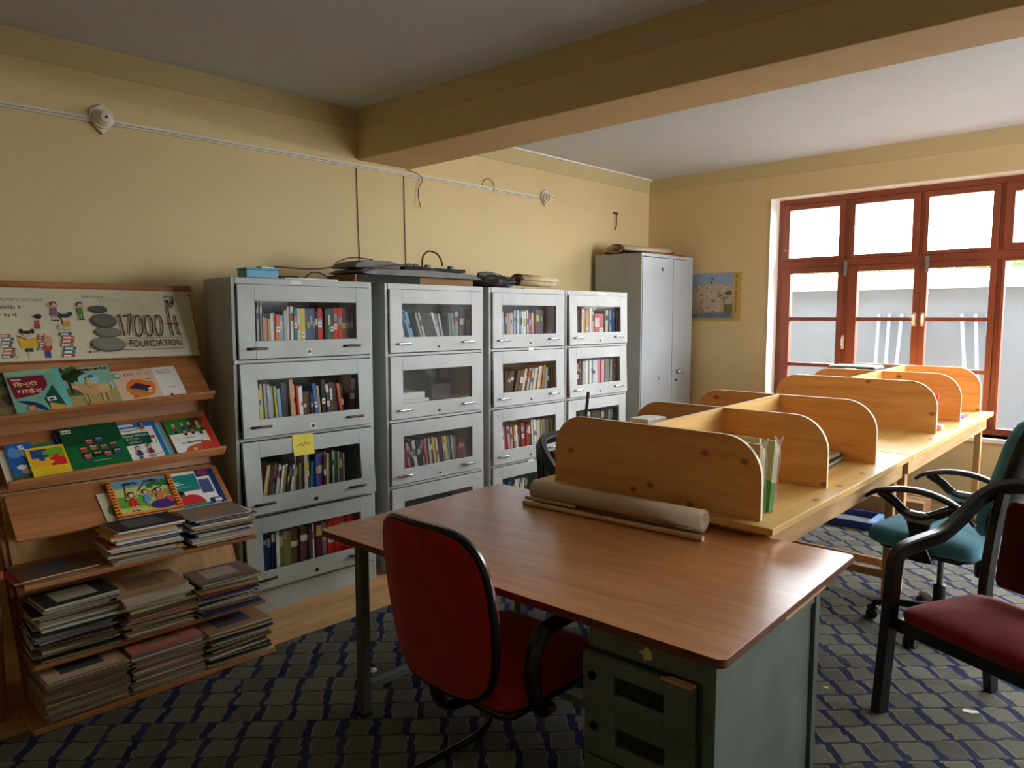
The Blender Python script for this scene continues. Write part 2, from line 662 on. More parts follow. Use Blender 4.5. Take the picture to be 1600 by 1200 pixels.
class Print:
    """flat printed artwork: coloured shapes on a plane, u to the right, v up"""
    def __init__(s):
        s.mb = MB()
        s.k = 0

    def poly(s, pts, col, up=True):
        if up:
            s.k += 1
        z = 0.00012 * s.k
        s.mb.add([(p[0], p[1], z) for p in pts], [tuple(range(len(pts)))], col=rgb(*col))
        return s

    def rect(s, x0, x1, y0, y1, col, rot=0.0):
        pts = [(x0, y0), (x1, y0), (x1, y1), (x0, y1)]
        if rot:
            cx, cy = (x0 + x1) / 2, (y0 + y1) / 2
            c, n = math.cos(rot), math.sin(rot)
            pts = [(cx + (a - cx) * c - (b - cy) * n, cy + (a - cx) * n + (b - cy) * c) for a, b in pts]
        return s.poly(pts, col)

    def ell(s, cx, cy, rx, ry, col, rot=0.0, n=20, a0=0, a1=360):
        c, m = math.cos(rot), math.sin(rot)
        pts = []
        for k in range(n + (0 if a1 - a0 == 360 else 1)):
            a = R(a0 + (a1 - a0) * k / n)
            x, y = rx * math.cos(a), ry * math.sin(a)
            pts.append((cx + x * c - y * m, cy + x * m + y * c))
        return s.poly(pts, col)

    def line(s, pts, w, col):
        for (a, b) in zip(pts[:-1], pts[1:]):
            d = Vector((b[0] - a[0], b[1] - a[1]))
            if d.length < 1e-9:
                continue
            nn = Vector((-d.y, d.x)).normalized() * w / 2
            s.poly([(a[0] - nn.x, a[1] - nn.y), (b[0] - nn.x, b[1] - nn.y), (b[0] + nn.x, b[1] + nn.y), (a[0] + nn.x, a[1] + nn.y)], col, up=False)
        s.k += 1
        return s

    def text(s, body, x, y, h, col, width=None, shear=0.0, bold=0.0, rot=0.0):
        vs, fs = text_polys(body, 1.0, shear, bold)
        if not vs:
            return s
        x0, x1 = min(v[0] for v in vs), max(v[0] for v in vs)
        y0, y1 = min(v[1] for v in vs), max(v[1] for v in vs)
        sy = h / max(1e-6, (y1 - y0))
        sx = (width / (x1 - x0)) if width else sy
        s.k += 1
        z = 0.00012 * s.k
        c, n = math.cos(rot), math.sin(rot)
        pts = [((v[0] - x0) * sx, (v[1] - y0) * sy) for v in vs]
        s.mb.add([(x + a * c - b * n, y + a * n + b * c, z) for a, b in pts], fs, col=rgb(*col))
        return s

    def scribble(s, x, y, h, w, col, seed=1, rot=0.0):
        """a line of writing too blurred to read: uneven short strokes"""
        rr = random.Random(seed)
        c, n = math.cos(rot), math.sin(rot)
        q = 0.0
        s.k += 1
        while q < w:
            cw = h * rr.uniform(0.25, 0.6)
            if rr.random() < 0.82:
                y0, y1 = h * rr.uniform(0, 0.25), h * rr.uniform(0.6, 1.0)
                pts = [(q, y0), (q + cw * 0.75, y0), (q + cw * 0.75, y1), (q, y1)]
                s.poly([(x + a * c - b * n, y + a * n + b * c) for a, b in pts], col, up=False)
            q += cw
        return s

    def blob(s, cx, cy, rx, ry, col, seed=1, n=16, amp=0.25):
        rr = random.Random(seed)
        pts = []
        for k in range(n):
            a = 2 * math.pi * k / n
            q = 1 + rr.uniform(-amp, amp)
            pts.append((cx + rx * q * math.cos(a), cy + ry * q * math.sin(a)))
        return s.poly(pts, col)

    def figure(s, x, y, h, dress, skin=(226, 178, 140), hair=(30, 24, 22), legs=None, girl=True, arm=None):
        """small drawn child: head, hair, clothes, arms and legs; y = feet"""
        legs = legs or skin
        w = h * 0.16
        s.rect(x - w * 0.55, x - w * 0.15, y, y + h * 0.32, legs)
        s.rect(x + w * 0.15, x + w * 0.55, y, y + h * 0.32, legs)
        s.ell(x - w * 0.45, y, w * 0.4, h * 0.03, hair)
        s.ell(x + w * 0.5, y, w * 0.4, h * 0.03, hair)
        if girl:
            s.poly([(x - w * 1.15, y + h * 0.26), (x + w * 1.15, y + h * 0.26), (x + w * 0.55, y + h * 0.68), (x - w * 0.55, y + h * 0.68)], dress)
        else:
            s.rect(x - w * 0.7, x + w * 0.7, y + h * 0.30, y + h * 0.68, dress)
        aa = arm if arm is not None else 0.25
        s.line([(x - w * 0.5, y + h * 0.64), (x - w * 1.5, y + h * (0.64 - aa))], w * 0.35, skin)
        s.line([(x + w * 0.5, y + h * 0.64), (x + w * 1.5, y + h * (0.64 - aa))], w * 0.35, skin)
        s.ell(x, y + h * 0.86, h * 0.125, h * 0.14, hair)
        s.ell(x, y + h * 0.82, h * 0.10, h * 0.105, skin)
        return s

    def build(s, name, parent, z=0.0, matrix=None, mats='print'):
        o = s.mb.build(name, mats, parent)
        if matrix is not None:
            o.matrix_local = matrix
        else:
            o.location = (0, 0, z)
        return o


def frame_matrix(o, U, V, N=None, spin=0.0):
    U = Vector(U).normalized()
    V = Vector(V).normalized()
    N = U.cross(V)
    m = Matrix(((U.x, V.x, N.x, o[0]), (U.y, V.y, N.y, o[1]), (U.z, V.z, N.z, o[2]), (0, 0, 0, 1)))
    if spin:
        m = m @ Matrix.Rotation(spin, 4, 'Z')
    return m


ORD = ['first', 'second', 'third', 'fourth', 'fifth', 'sixth', 'seventh', 'eighth', 'ninth', 'tenth', 'eleventh', 'twelfth', 'thirteenth',
       'fourteenth', 'fifteenth', 'sixteenth', 'seventeenth', 'eighteenth', 'nineteenth', 'twentieth']
for a in ('twenty', 'thirty'):
    ORD += [a + '-' + b for b in ORD[:9]] + (['thirtieth'] if a == 'twenty' else [])


# ---------------------------------------------------------------- the room
def struct(name, mb, mats, **kw):
    o = mb.build(name, mats, **kw)
    o['kind'] = 'structure'
    return o


struct('floor', MB().box(WX - 0.2, RX + 0.2, FY - 0.2, DY + 0.4, -0.12, 0.0), 'laminate_floor')
struct('wall_left', MB().box(WX - 0.25, WX, FY - 0.2, DY + 0.38, 0.0, HZ + 0.1), 'wall_cream')
wr = MB()
wr.box(RX, RX + 0.25, FY - 0.2, WIN2[0], 0.0, HZ + 0.1).box(RX, RX + 0.25, WIN2[1], DY + 0.38, 0.0, HZ + 0.1)
wr.box(RX, RX + 0.25, WIN2[0], WIN2[1], 0.0, WIN2[2]).box(RX, RX + 0.25, WIN2[0], WIN2[1], WIN2[3], HZ + 0.1)
struct('wall_right', wr, 'wall_cream')
struct('wall_front', MB().box(WX, RX, FY - 0.25, FY, 0.0, HZ + 0.1), 'wall_cream')
wb = MB()
wb.box(WX, WIN[0], DY, DY + 0.38, 0, HZ + 0.1)
wb.box(WIN[1], WIN3[0], DY, DY + 0.38, 0, HZ + 0.1).box(WIN3[1], RX, DY, DY + 0.38, 0, HZ + 0.1)
wb.box(WIN3[0], WIN3[1], DY, DY + 0.38, 0, WIN3[2]).box(WIN3[0], WIN3[1], DY, DY + 0.38, WIN3[3], HZ + 0.1)
wb.box(WIN[0], WIN[1], DY, DY + 0.38, 0, WIN[2])
wb.box(WIN[0], WIN[1], DY, DY + 0.38, WIN[3], HZ + 0.1)
struct('wall_back', wb, 'wall_cream')
struct('ceiling', MB().box(WX - 0.2, RX + 0.2, FY - 0.2, DY + 0.38, HZ, HZ + 0.2), 'ceiling_white')
# beam across the room, a little out of square with the walls
bz = 2.675
bm = MB()
bn = lambda x: 2.98 + (x - WX) * 0.040
bf = lambda x: 3.44 + (x - WX) * 0.012
vs = []
for x in (WX, RX):
    for (y, z) in ((bn(x), bz), (bf(x), bz), (bf(x), HZ), (bn(x), HZ)):
        vs.append((x, y, z))
bm.add(vs, [(3, 2, 1, 0), (4, 5, 6, 7), (0, 1, 5, 4), (1, 2, 6, 5), (2, 3, 7, 6), (3, 0, 4, 7)])
struct('ceiling_beam', bm, 'beam_paint', bevel=0.006)
# painted cornice bands
cz = 2.878


def band(name, p0, p1, nx, ny, h0=None, t=0.022):
    """sloped cornice strip along p0-p1 (x,y), n = inward direction"""
    z0 = h0 or cz
    m = MB()
    vs = []
    for (x, y) in (p0, p1):
        vs += [(x, y, z0), (x + nx * t * 0.4, y + ny * t * 0.4, z0), (x + nx * t * 2, y + ny * t * 2, HZ), (x, y, HZ)]
    m.add(vs, [(0, 1, 2, 3), (7, 6, 5, 4), (1, 0, 4, 5), (2, 1, 5, 6), (3, 2, 6, 7), (0, 3, 7, 4)])
    return struct(name, m, 'band_olive')


band('trim_1', (WX, FY), (WX, bn(WX)), 1, 0)
band('trim_2', (WX, bf(WX)), (WX, DY), 1, 0)
band('trim_3', (WX, DY), (RX, DY), 0, -1)
band('trim_4', (WX, bn(WX)), (RX, bn(RX)), 0, -1, 2.872, 0.016)
struct('trim_5', MB().box(WX + 0.045, WX + 0.062, bf(WX), DY, HZ - 0.014, HZ + 0.002), 'white_paint')

# carpet
cp = MB().box(-3.205, RX - 0.02, FY + 0.05, DY - 0.02, 0.0, 0.008)
tag(cp.build('carpet', 'carpet', bevel=0.003), 'dark blue and olive block-patterned carpet covering most of the floor', 'carpet')

# ---------------------------------------------------------------- window
win = thing('window_1', None, None, (0, 0, 0), kind='structure')
x0, x1, z0, z1 = WIN
YA, YB = WIN_Y, WIN_Y + 0.09
struct_parts = []


def bar(name, a, b, c, d, ya=YA, yb=YB, m='window_red', parent=None, bevel=0.004):
    return MB().box(a, b, ya, yb, c, d).build(name, m, parent or win, bevel=bevel)


bar('frame', x0, x0 + 0.055, z0, z1)
bar('frame', x1 - 0.055, x1, z0, z1)
bar('frame', x0 + 0.055, x1 - 0.055, z1 - 0.06, z1)
bar('frame', x0 + 0.055, x1 - 0.055, z0, z0 + 0.045)
TR0, TR1 = 2.045, 2.11      # transom beam


def sash(a, b, c, d, pa, pb, pc, pd, bars=(), ya=YA - 0.012, yb=YA + 0.045):
    """sash with outer rectangle a..b, c..d and glass opening pa..pb, pc..pd (x0 x1 z0 z1)"""
    m = MB()
    m.box(a, pa, ya, yb, c, d).box(pb, b, ya, yb, c, d)
    m.box(pa, pb, ya, yb, c, pc).box(pa, pb, ya, yb, pd, d)
    s = m.build('sash', 'window_red', win, bevel=0.003)
    zs = [pc] + [q for q in bars] + [pd]
    for q in bars:
        MB().box(pa, pb, ya + 0.008, yb - 0.01, q - 0.017, q + 0.017).build('glazing_bar', 'window_red', s, bevel=0.003)
    for lo, hi in zip(zs[:-1], zs[1:]):
        MB().box(pa - 0.004, pb + 0.004, ya + 0.026, ya + 0.030, lo, hi).build('pane', 'window_glass', s)
    return s


def mullion(a, b, lo=None, hi=None):
    bar('mullion', a, b, lo or z0 + 0.045, hi or z1 - 0.06)


BOT = z0 + 0.045
TOP = z1 - 0.06
mir = lambda x: -1.66 - x        # right half mirrors the left about the wide fixed light
cols = [((-2.975, -2.425), (-2.916, -2.471), (-2.895, -2.466)),
        ((-2.375, -1.822), (-2.336, -1.878), (-2.297, -1.848)),
        ((-1.790, -1.262), (-1.756, -1.312), (-1.746, -1.306))]
for side in (0, 1):
    f = (lambda a, b: (a, b)) if side == 0 else (lambda a, b: (mir(b), mir(a)))
    for i, (o_, t_, q_) in enumerate(cols):
        a, b = f(*o_)
        pa, pb = f(*t_)
        sash(a, b, TR1, TOP, pa, pb, 2.140, 2.575)
        oa, ob_ = (o_[0], o_[1])
        if i == 1:
            oa, ob_ = -2.375, -1.799
        if i == 2:
            oa, ob_ = -1.797, -1.262
        a, b = f(oa, ob_)
        pa, pb = f(*q_)
        sash(a, b, BOT, TR0, pa, pb, 0.735, 1.994, bars=(1.155, 1.575))
    mullion(*f(-2.425, -2.375))
    a, b = f(-1.822, -1.790)
    mullion(a, b, TR1)
    mullion(*f(-1.262, -1.228))
bar('transom', x0 + 0.055, x1 - 0.055, TR0, TR1, YA - 0.004, YB)
# wide fixed light in the middle
sash(-1.228, -0.432, TR1, TOP, -1.167, -0.493, 2.165, 2.555)
sash(-1.228, -0.432, BOT, TR0, -1.205, -0.455, 0.715, 2.030)
# sill and white plaster reveal
MB().box(x0 - 0.02, x1 + 0.02, DY - 0.03, YA + 0.02, z0 - 0.035, z0).build('sill', 'white_paint', win, bevel=0.006)
MB().box(x0 - 0.001, x0 + 0.006, DY - 0.004, YA, z0, z1).box(x1 - 0.006, x1 + 0.001, DY - 0.004, YA, z0, z1).box(x0, x1, DY - 0.004, YA, z1 - 0.006, z1 + 0.001).build('reveal', 'white_paint', win)


def pull(x, z, h=0.11, m='cream_plastic'):
    p = MB().box(x - 0.012, x + 0.012, YA - 0.018, YA - 0.012, z - h / 2, z + h / 2)
    p.tube([(x, YA - 0.016, z - h * 0.33), (x, YA - 0.045, z - h * 0.25), (x, YA - 0.045, z + h * 0.25), (x, YA - 0.016, z + h * 0.33)], 0.007, 8)
    return p.build('handle', m, win, smooth=True)


pull(-1.83, 1.575)
pull(-1.765, 1.575)
pull(-2.40, 1.37, 0.12)
for (x, z) in ((-2.40, 2.02), (-1.75, 2.03)):
    MB().box(x - 0.014, x + 0.014, YA - 0.022, YA - 0.012, z - 0.065, z + 0.065).box(x - 0.006, x + 0.006, YA - 0.034, YA - 0.020, z - 0.03, z + 0.03).build('latch', 'silver_plastic', win, bevel=0.002)
MB().cyl((-2.945, YA - 0.012, 2.21), (-2.945, YA - 0.025, 2.21), 0.010).build('bolt_knob', 'silver_plastic', win)

# further windows: one in the right-hand wall, one further along the window wall
def plain_window(name, span, put):
    w2 = thing(name, None, None, (0, 0, 0), kind='structure')
    ya, yb, za, zb_ = span
    for (a, b, c, d) in ((ya, ya + 0.06, za, zb_), (yb - 0.06, yb, za, zb_), (ya + 0.06, yb - 0.06, zb_ - 0.06, zb_), (ya + 0.06, yb - 0.06, za, za + 0.06), (ya + 0.06, yb - 0.06, 2.045, 2.11)):
        put(0.12, 0.20, a, b, c, d).build('frame', 'window_red', w2, bevel=0.004)
    n = 3
    wn_w = (yb - ya - 0.12) / n
    for k in range(n):
        a = ya + 0.06 + wn_w * k
        if k:
            put(0.12, 0.20, a - 0.04, a + 0.04, za + 0.06, 2.045).build('mullion', 'window_red', w2, bevel=0.004)
            put(0.12, 0.20, a - 0.04, a + 0.04, 2.11, zb_ - 0.06).build('mullion', 'window_red', w2, bevel=0.004)
        put(0.16, 0.164, a, a + wn_w, za + 0.06, 2.045).build('pane', 'window_glass', w2)
        put(0.16, 0.164, a, a + wn_w, 2.11, zb_ - 0.06).build('pane', 'window_glass', w2)


plain_window('window_2', WIN2, lambda d0, d1, a, b, c, d: MB().box(RX + d0, RX + d1, a, b, c, d))
plain_window('window_3', WIN3, lambda d0, d1, a, b, c, d: MB().box(a, b, DY + d0, DY + d1, c, d))

# ---------------------------------------------------------------- outside the window
struct('ground', MB().box(-14, 14, DY + 0.4, 22, -0.5, -0.3), 'earth')
struct('wall_sky_blocker', MB().box(-14, RX + 0.25, DY, DY + 0.38, HZ + 0.2, 6.6).box(-14, WX - 0.26, DY, DY + 0.38, -0.3, HZ + 0.2), 'concrete')  # added unseen walls that block skylight, so the yard wall gets darker
ew = struct('wall_outside', MB().box(-13, 13, 9.8, 10.1, -0.3, 1.93), 'concrete')
MB().box(-13, 13, 9.72, 10.16, 1.93, 2.14).build('coping', 'white_paint', ew, bevel=0.01)
POLES = [(-2.62, -2.40, 'leftmost pale pole leaning on the yard wall outside the window'), (-2.50, -2.30, 'second pale pole from the left leaning outside the window'),
         (-2.36, -2.22, 'third pale pole from the left leaning outside the window'), (-2.12, -1.90, 'single tilted pale pole between the two leaning bunches outside'),
         (-1.72, -1.36, 'first pole of the right-hand bunch leaning outside the window'), (-1.58, -1.28, 'middle pole of the right-hand bunch leaning outside the window'),
         (-1.46, -1.18, 'last pole of the right-hand bunch leaning outside the window')]
for i, (xt, xb, lb) in enumerate(POLES):
    xt, xb = xt - 0.42, xb - 0.42
    p = MB().tube([(xb, 8.85, -0.3), ((xt + xb) / 2 + 0.01, 9.3, 0.66), (xt, 9.765, 1.62)], [0.027, 0.024, 0.021], 10)
    tag(p.build('leaning_pole', 'pole_pale', smooth=True), lb, 'pole', 'poles leaning on the yard wall')


def tree(x, y, h, rx, rz, lb, seed):
    rr = random.Random(seed)
    t = thing('tree', lb, 'tree', (x, y, -0.3), group='trees behind the yard wall')
    MB().tube([(0, 0, 0), (0.05, 0, h * 0.5), (0, 0.05, h * 0.85)], [0.09, 0.07, 0.03], 8).build('trunk', 'bark', t, smooth=True)
    m = MB()
    for k in range(1500):
        a, b = rr.uniform(0, 2 * math.pi), math.acos(rr.uniform(-1, 1))
        q = rr.random() ** 0.4
        c = Vector((rx * q * math.sin(b) * math.cos(a), rx * q * math.sin(b) * math.sin(a), h * 0.8 + rz * q * math.cos(b)))
        d = Vector((rr.uniform(-1, 1), rr.uniform(-1, 1), rr.uniform(-1, 1))).normalized() * 0.07
        e = d.cross(Vector((rr.uniform(-1, 1), rr.uniform(-1, 1), rr.uniform(-1, 1)))).normalized() * 0.035
        m.add([c - d, c + e, c + d, c - e], [(0, 1, 2, 3)])
    o = m.build('crown', 'leaf', t)
    o['kind'] = 'stuff'


tree(-4.4, 13.2, 3.25, 0.9, 0.38, 'leafy tree showing over the yard wall behind the second window column', 3)
tree(-2.5, 13.6, 3.3, 0.9, 0.38, 'leafy tree over the yard wall behind the third window column', 4)
tree(-0.5, 12.8, 3.3, 0.9, 0.42, 'leafy tree over the yard wall behind the wide window pane', 5)

# ---------------------------------------------------------------- conduit, lamp holders, loose wires
cd = thing('cable_conduit', 'long off-white cable conduit running along the left wall', 'conduit', (WX, 0.0, 2.62))
MB().box(0, 0.016, FY + 0.1, 4.86, 0, 0.03).build('casing', 'conduit_white', cd, bevel=0.003)
MB().box(0.016, 0.019, FY + 0.1, 4.86, 0.010, 0.013).build('lid_groove', 'grey_board', cd)


def lamp_holder(y, z, lb, r):
    t = thing('lamp_holder', lb, 'lamp holder', (WX, y, z), group='lamp holders on the conduit')
    MB().prism([(0, -1.25 * r), (0.95 * r, -0.2 * r), (0.9 * r, 0.7 * r), (0, 1.3 * r), (-0.9 * r, 0.7 * r), (-0.95 * r, -0.2 * r)], 'x', 0, 0.022).build('wall_plate', 'conduit_white', t, bevel=0.004)
    MB().lathe([(r * 0.82, 0.0), (r * 0.80, 0.02), (r * 0.62, 0.026), (r * 0.60, 0.045), (r * 0.44, 0.05), (r * 0.42, 0.068), (r * 0.2, 0.072)], 24, (0.02, 0, 0), 'x').build('holder', 'cream_plastic', t, smooth=True)
    MB().lathe([(r * 0.12, 0), (r * 0.10, 0.006)], 10, (0.092, 0, 0), 'x').build('contact', 'wire_dark', t)


lamp_holder(1.362, 2.64, 'round cream lamp holder on the conduit at far left', 0.062)
lamp_holder(4.93, 2.636, 'round cream lamp holder at the right end of the conduit', 0.058)


def wire(name, pts, r, m, lb, cat='wire', group=None, n=6):
    return tag(MB().tube(smooth_path(pts, n), r, 6).build(name, m, smooth=True), lb, cat, group)


wire('wall_wire', [(WX + .006, 2.965, 2.62), (WX + .006, 2.972, 2.2), (WX + .006, 2.985, 1.85), (WX + .008, 2.985, 1.6)], 0.003, 'wire_brown', 'brown wire down the wall below the beam, left of the pair', group='wires running down the left wall')
wire('wall_wire', [(WX + .006, 3.374, 2.62), (WX + .006, 3.378, 2.2), (WX + .006, 3.385, 1.85), (WX + .008, 3.38, 1.6)], 0.003, 'wire_brown', 'brown wire down the wall below the beam, right of the pair', group='wires running down the left wall')
wire('loose_wire', [(WX + .01, 3.40, 2.67), (WX + .05, 3.47, 2.64), (WX + .03, 3.53, 2.61), (WX + .02, 3.50, 2.55), (WX + .03, 3.49, 2.47), (WX + .02, 3.52, 2.40)], 0.003, 'wire_brown', 'frayed brown wire dangling from the conduit beside the beam')
wire('loose_wire', [(WX + .01, 4.16, 2.65), (WX + .05, 4.15, 2.69), (WX + .05, 4.22, 2.70), (WX + .04, 4.27, 2.65), (WX + .01, 4.29, 2.62)], 0.003, 'wire_brown', 'short curled wire above the middle of the right conduit run')
hk = MB().tube(smooth_path([(WX + .002, 5.98, 2.615), (WX + .02, 5.99, 2.612), (WX + .02, 5.985, 2.56), (WX + .018, 5.99, 2.50), (WX + .012, 5.975, 2.45)], 5), 0.005, 6)
hk.box(WX, WX + .016, 5.955, 6.02, 2.605, 2.622)
tag(hk.build('wall_hook', 'wire_brown', smooth=True), 'dark bent hook on the wall above the tall cupboard', 'hook')
# chips of plaster above the conduit

# ---------------------------------------------------------------- books
PAL = dict(white=(226, 224, 216), cream=(214, 200, 164), tan=(186, 146, 98), peach=(214, 160, 116), orange=(226, 92, 32), red=(198, 38, 26), scarlet=(226, 44, 24),
           crimson=(120, 16, 20), maroon=(84, 22, 30), brown=(98, 62, 40), umber=(62, 44, 34), black=(28, 28, 30), charcoal=(58, 58, 58), grey=(128, 128, 124),
           silver=(176, 178, 176), navy=(24, 40, 92), blue=(40, 96, 168), sky=(120, 172, 206), teal=(22, 120, 122), green=(46, 120, 62), forest=(24, 66, 44),
           olive=(118, 112, 52), yellow=(222, 194, 60), gold=(172, 130, 44), purple=(88, 66, 130), slate=(84, 88, 120), pink=(220, 140, 150), rose=(206, 78, 92))
CREAM = rgb(226, 216, 190)


def book_mesh(t, h, d, col, tagc=None, bandc=None, rr=random):
    """standing book: x thickness, y height, z depth with the spine at z = 0 facing +z"""
    m = MB()
    c = rgb(*col)
    b = min(0.0022, t * 0.2)
    m.box(0, b, 0, h, -d, -b, col=c)
    m.box(t - b, t, 0, h, -d, -b, col=c)
    m.box(0, t, 0, h, -b, 0, col=c)
    m.box(b, t - b, 0.003, h - 0.004, -d + 0.004, -b, col=CREAM)
    if bandc:
        y0 = h * rr.uniform(0.55, 0.8)
        y1 = min(h - 0.006, y0 + h * rr.uniform(0.08, 0.22))
        m.add([(t * 0.06, y0, 0.0004), (t * 0.94, y0, 0.0004), (t * 0.94, y1, 0.0004), (t * 0.06, y1, 0.0004)], [(0, 1, 2, 3)], col=rgb(*bandc))
    if tagc:
        y0 = h * rr.uniform(0.40, 0.62)
        y1 = y0 + 0.032
        m.add([(t * 0.08, y0, 0.0007), (t * 0.92, y0, 0.0007), (t * 0.92, y1, 0.0007), (t * 0.08, y1, 0.0007)], [(0, 1, 2, 3)], col=rgb(*tagc))
        q = (y0 + y1) / 2
        m.add([(t * 0.3, q - 0.004, 0.0009), (t * 0.7, q - 0.004, 0.0009), (t * 0.7, q + 0.004, 0.0009), (t * 0.3, q + 0.004, 0.0009)], [(0, 1, 2, 3)], col=rgb(90, 90, 90))
    return m


CASE_WORDS = ['bookcase beside the display rack', 'second bookcase from the rack', 'third bookcase from the rack', 'bookcase beside the tall cupboard']
SHELF_WORDS = ['top', 'second', 'third', 'bottom']
COLW = dict(slate='slate-blue', scarlet='bright red', crimson='dark red', umber='dark brown', silver='light grey', sky='light blue', forest='dark green', gold='mustard', rose='rose-red')


FILL = {(0, 0): 1.0, (0, 1): 1.0, (0, 2): 0.86, (0, 3): 1.06, (1, 0): 1.0, (1, 2): 0.92, (2, 0): 0.80, (2, 1): 0.98, (2, 2): 0.94, (2, 3): 0.5, (3, 0): 0.98, (3, 1): 1.0, (3, 2): 1.0}


def shelf_books(case, shelf, xf, ya, zb, spec, rr, win_w=0.6):
    """spec: list of (colour, thickness mm, height mm, lean degrees, tag?) laid out from ya; xf = spine plane"""
    zs = [0.004 + 0.0225 * k for k in range(14)]

    def extent(t, h, lean, zz):
        """left and right edge of a leaning book at height zz above the shelf, relative to its placing corner"""
        a = R(lean)
        c, n = math.cos(a), math.sin(a)
        lift = t * n if a > 0 else 0.0
        P4 = [(px * c + py * n, -px * n + py * c + lift) for px, py in ((0, 0), (t, 0), (t, h), (0, h))]
        lo, hi = None, None
        for (p, q) in zip(P4, P4[1:] + P4[:1]):
            if abs(q[1] - p[1]) < 1e-9:
                continue
            f = (zz - p[1]) / (q[1] - p[1])
            if -1e-6 <= f <= 1 + 1e-6:
                x = p[0] + f * (q[0] - p[0])
                lo = x if lo is None else min(lo, x)
                hi = x if hi is None else max(hi, x)
        return lo, hi

    def layout(k):
        front = [-1.0] * len(zs)
        out, gap, y = [], 0.0, 0.0
        for e in spec:
            if e[0] is None:
                gap = e[1] / 1000.0 * k
                out.append(None)
                continue
            t, h = e[1] / 1000.0 * k, e[2] / 1000.0 * 1.09
            lean = e[3] if len(e) > 3 else 0.0
            ex = [extent(t, h, lean, q) for q in zs]
            need = max([fr - lo for fr, (lo, hi) in zip(front, ex) if lo is not None] + [0.0 if not out else -1.0])
            y = need + 0.0010 + gap
            gap = 0.0
            for i_, (lo, hi) in enumerate(ex):
                if hi is not None:
                    front[i_] = y + hi
            out.append(y)
        return out, max(front)
    goal = win_w * FILL[case, shelf] + 0.012
    k0, k1 = 0.3, 2.5
    for _ in range(24):
        km = (k0 + k1) / 2
        if layout(km)[1] > goal:
            k1 = km
        else:
            k0 = km
    ks = k0
    pos = layout(ks)[0]
    spec = [(e[0], e[1] * ks) + tuple(((e[2] * 1.09,) + tuple(e[3:])) if e[0] else ()) for e in spec]
    for i, e in enumerate(spec):
        if e[0] is None:
            continue
        y = ya + pos[i]
        cn, t, h = e[0], e[1] / 1000.0, e[2] / 1000.0
        lean = e[3] if len(e) > 3 else 0.0
        tg = e[4] if len(e) > 4 else None
        d = 0.145 + rr.uniform(-0.01, 0.01)
        col = tuple(max(0, min(255, int(c + rr.uniform(-9, 9)))) for c in PAL[cn])
        lumi = sum(col) / 3
        bandc = None
        if rr.random() < 0.55:
            bandc = rr.choice([(200, 196, 186), (40, 40, 44), (190, 40, 30), (40, 90, 150), (210, 180, 60)]) if lumi > 150 else rr.choice([(210, 206, 190), (190, 160, 80), (150, 150, 150)])
        m = book_mesh(t, h, d, col, (232, 230, 224) if tg else None, bandc, rr)
        a = R(lean)
        # positive lean tips the top to the right (towards +y); keep the lower corner on the shelf
        zz = zb + (t * math.sin(a) if a > 0 else 0.0)
        M = frame_matrix((xf + rr.uniform(-0.012, 0.006), y, zz), (0, 1, 0), (0, 0, 1)) @ Matrix.Rotation(-a, 4, 'Z')
        o = m.build('book', 'print', matrix=M)
        kl = [k for k, q in enumerate(spec) if q[0] is not None]
        w = 'thin' if t < 0.013 else ('thick' if t > 0.026 else 'medium')
        tag(o, '%s %s book, %s from left on %s shelf, %s' % (w, COLW.get(cn, cn), ORD[kl.index(i)], SHELF_WORDS[shelf], CASE_WORDS[case]), 'book', 'books in the steel bookcases')


def run(rr, items):
    """items: 'colour*n' words with thickness range -> spec list"""
    out = []
    for it in items:
        cn, n, t0, t1, h0, h1 = it[:6]
        lean = it[6] if len(it) > 6 else 0
        tg = it[7] if len(it) > 7 else 0
        for k in range(n):
            out.append((cn, rr.uniform(t0, t1), rr.uniform(h0, h1), lean + rr.uniform(-0.8, 0.8) if lean else 0, tg and rr.random() < tg))
    return out


B = {}
rb = random.Random(21)
g = lambda *i: run(rb, i)
B[0, 0] = g(('white', 1, 9, 11, 235, 245), ('charcoal', 1, 12, 14, 225, 235), ('silver', 1, 10, 12, 240, 250), ('grey', 2, 11, 13, 285, 300), ('tan', 1, 12, 14, 205, 210), ('peach', 1, 14, 17, 200, 205), ('tan', 1, 14, 17, 195, 205), ('white', 1, 14, 16, 222, 226),
            ('tan', 1, 15, 18, 225, 228), ('orange', 1, 24, 26, 215, 220, 0, 1), ('sky', 1, 18, 20, 210, 214), ('grey', 1, 10, 11, 230, 232), ('silver', 1, 14, 15, 240, 245), ('white', 2, 14, 18, 255, 262), ('teal', 1, 20, 22, 250, 255, 0, 1), ('cream', 1, 10, 12, 250, 255),
            ('cream', 1, 10, 12, 248, 250), ('yellow', 1, 24, 26, 248, 250, 0, 1), ('slate', 4, 15, 17, 248, 250), ('black', 1, 14, 15, 230, 235), ('red', 1, 27, 29, 248, 252, 0, 1), ('brown', 1, 16, 18, 235, 240), ('black', 1, 20, 22, 246, 250), ('green', 1, 16, 18, 248, 252),
            ('charcoal', 1, 27, 29, 248, 252, 0, 1), ('scarlet', 1, 26, 28, 252, 255, 0, 1), ('scarlet', 1, 28, 30, 250, 252), ('crimson', 1, 24, 26, 250, 252), ('crimson', 1, 26, 28, 245, 250, 0, 1), ('maroon', 1, 26, 28, 248, 252))
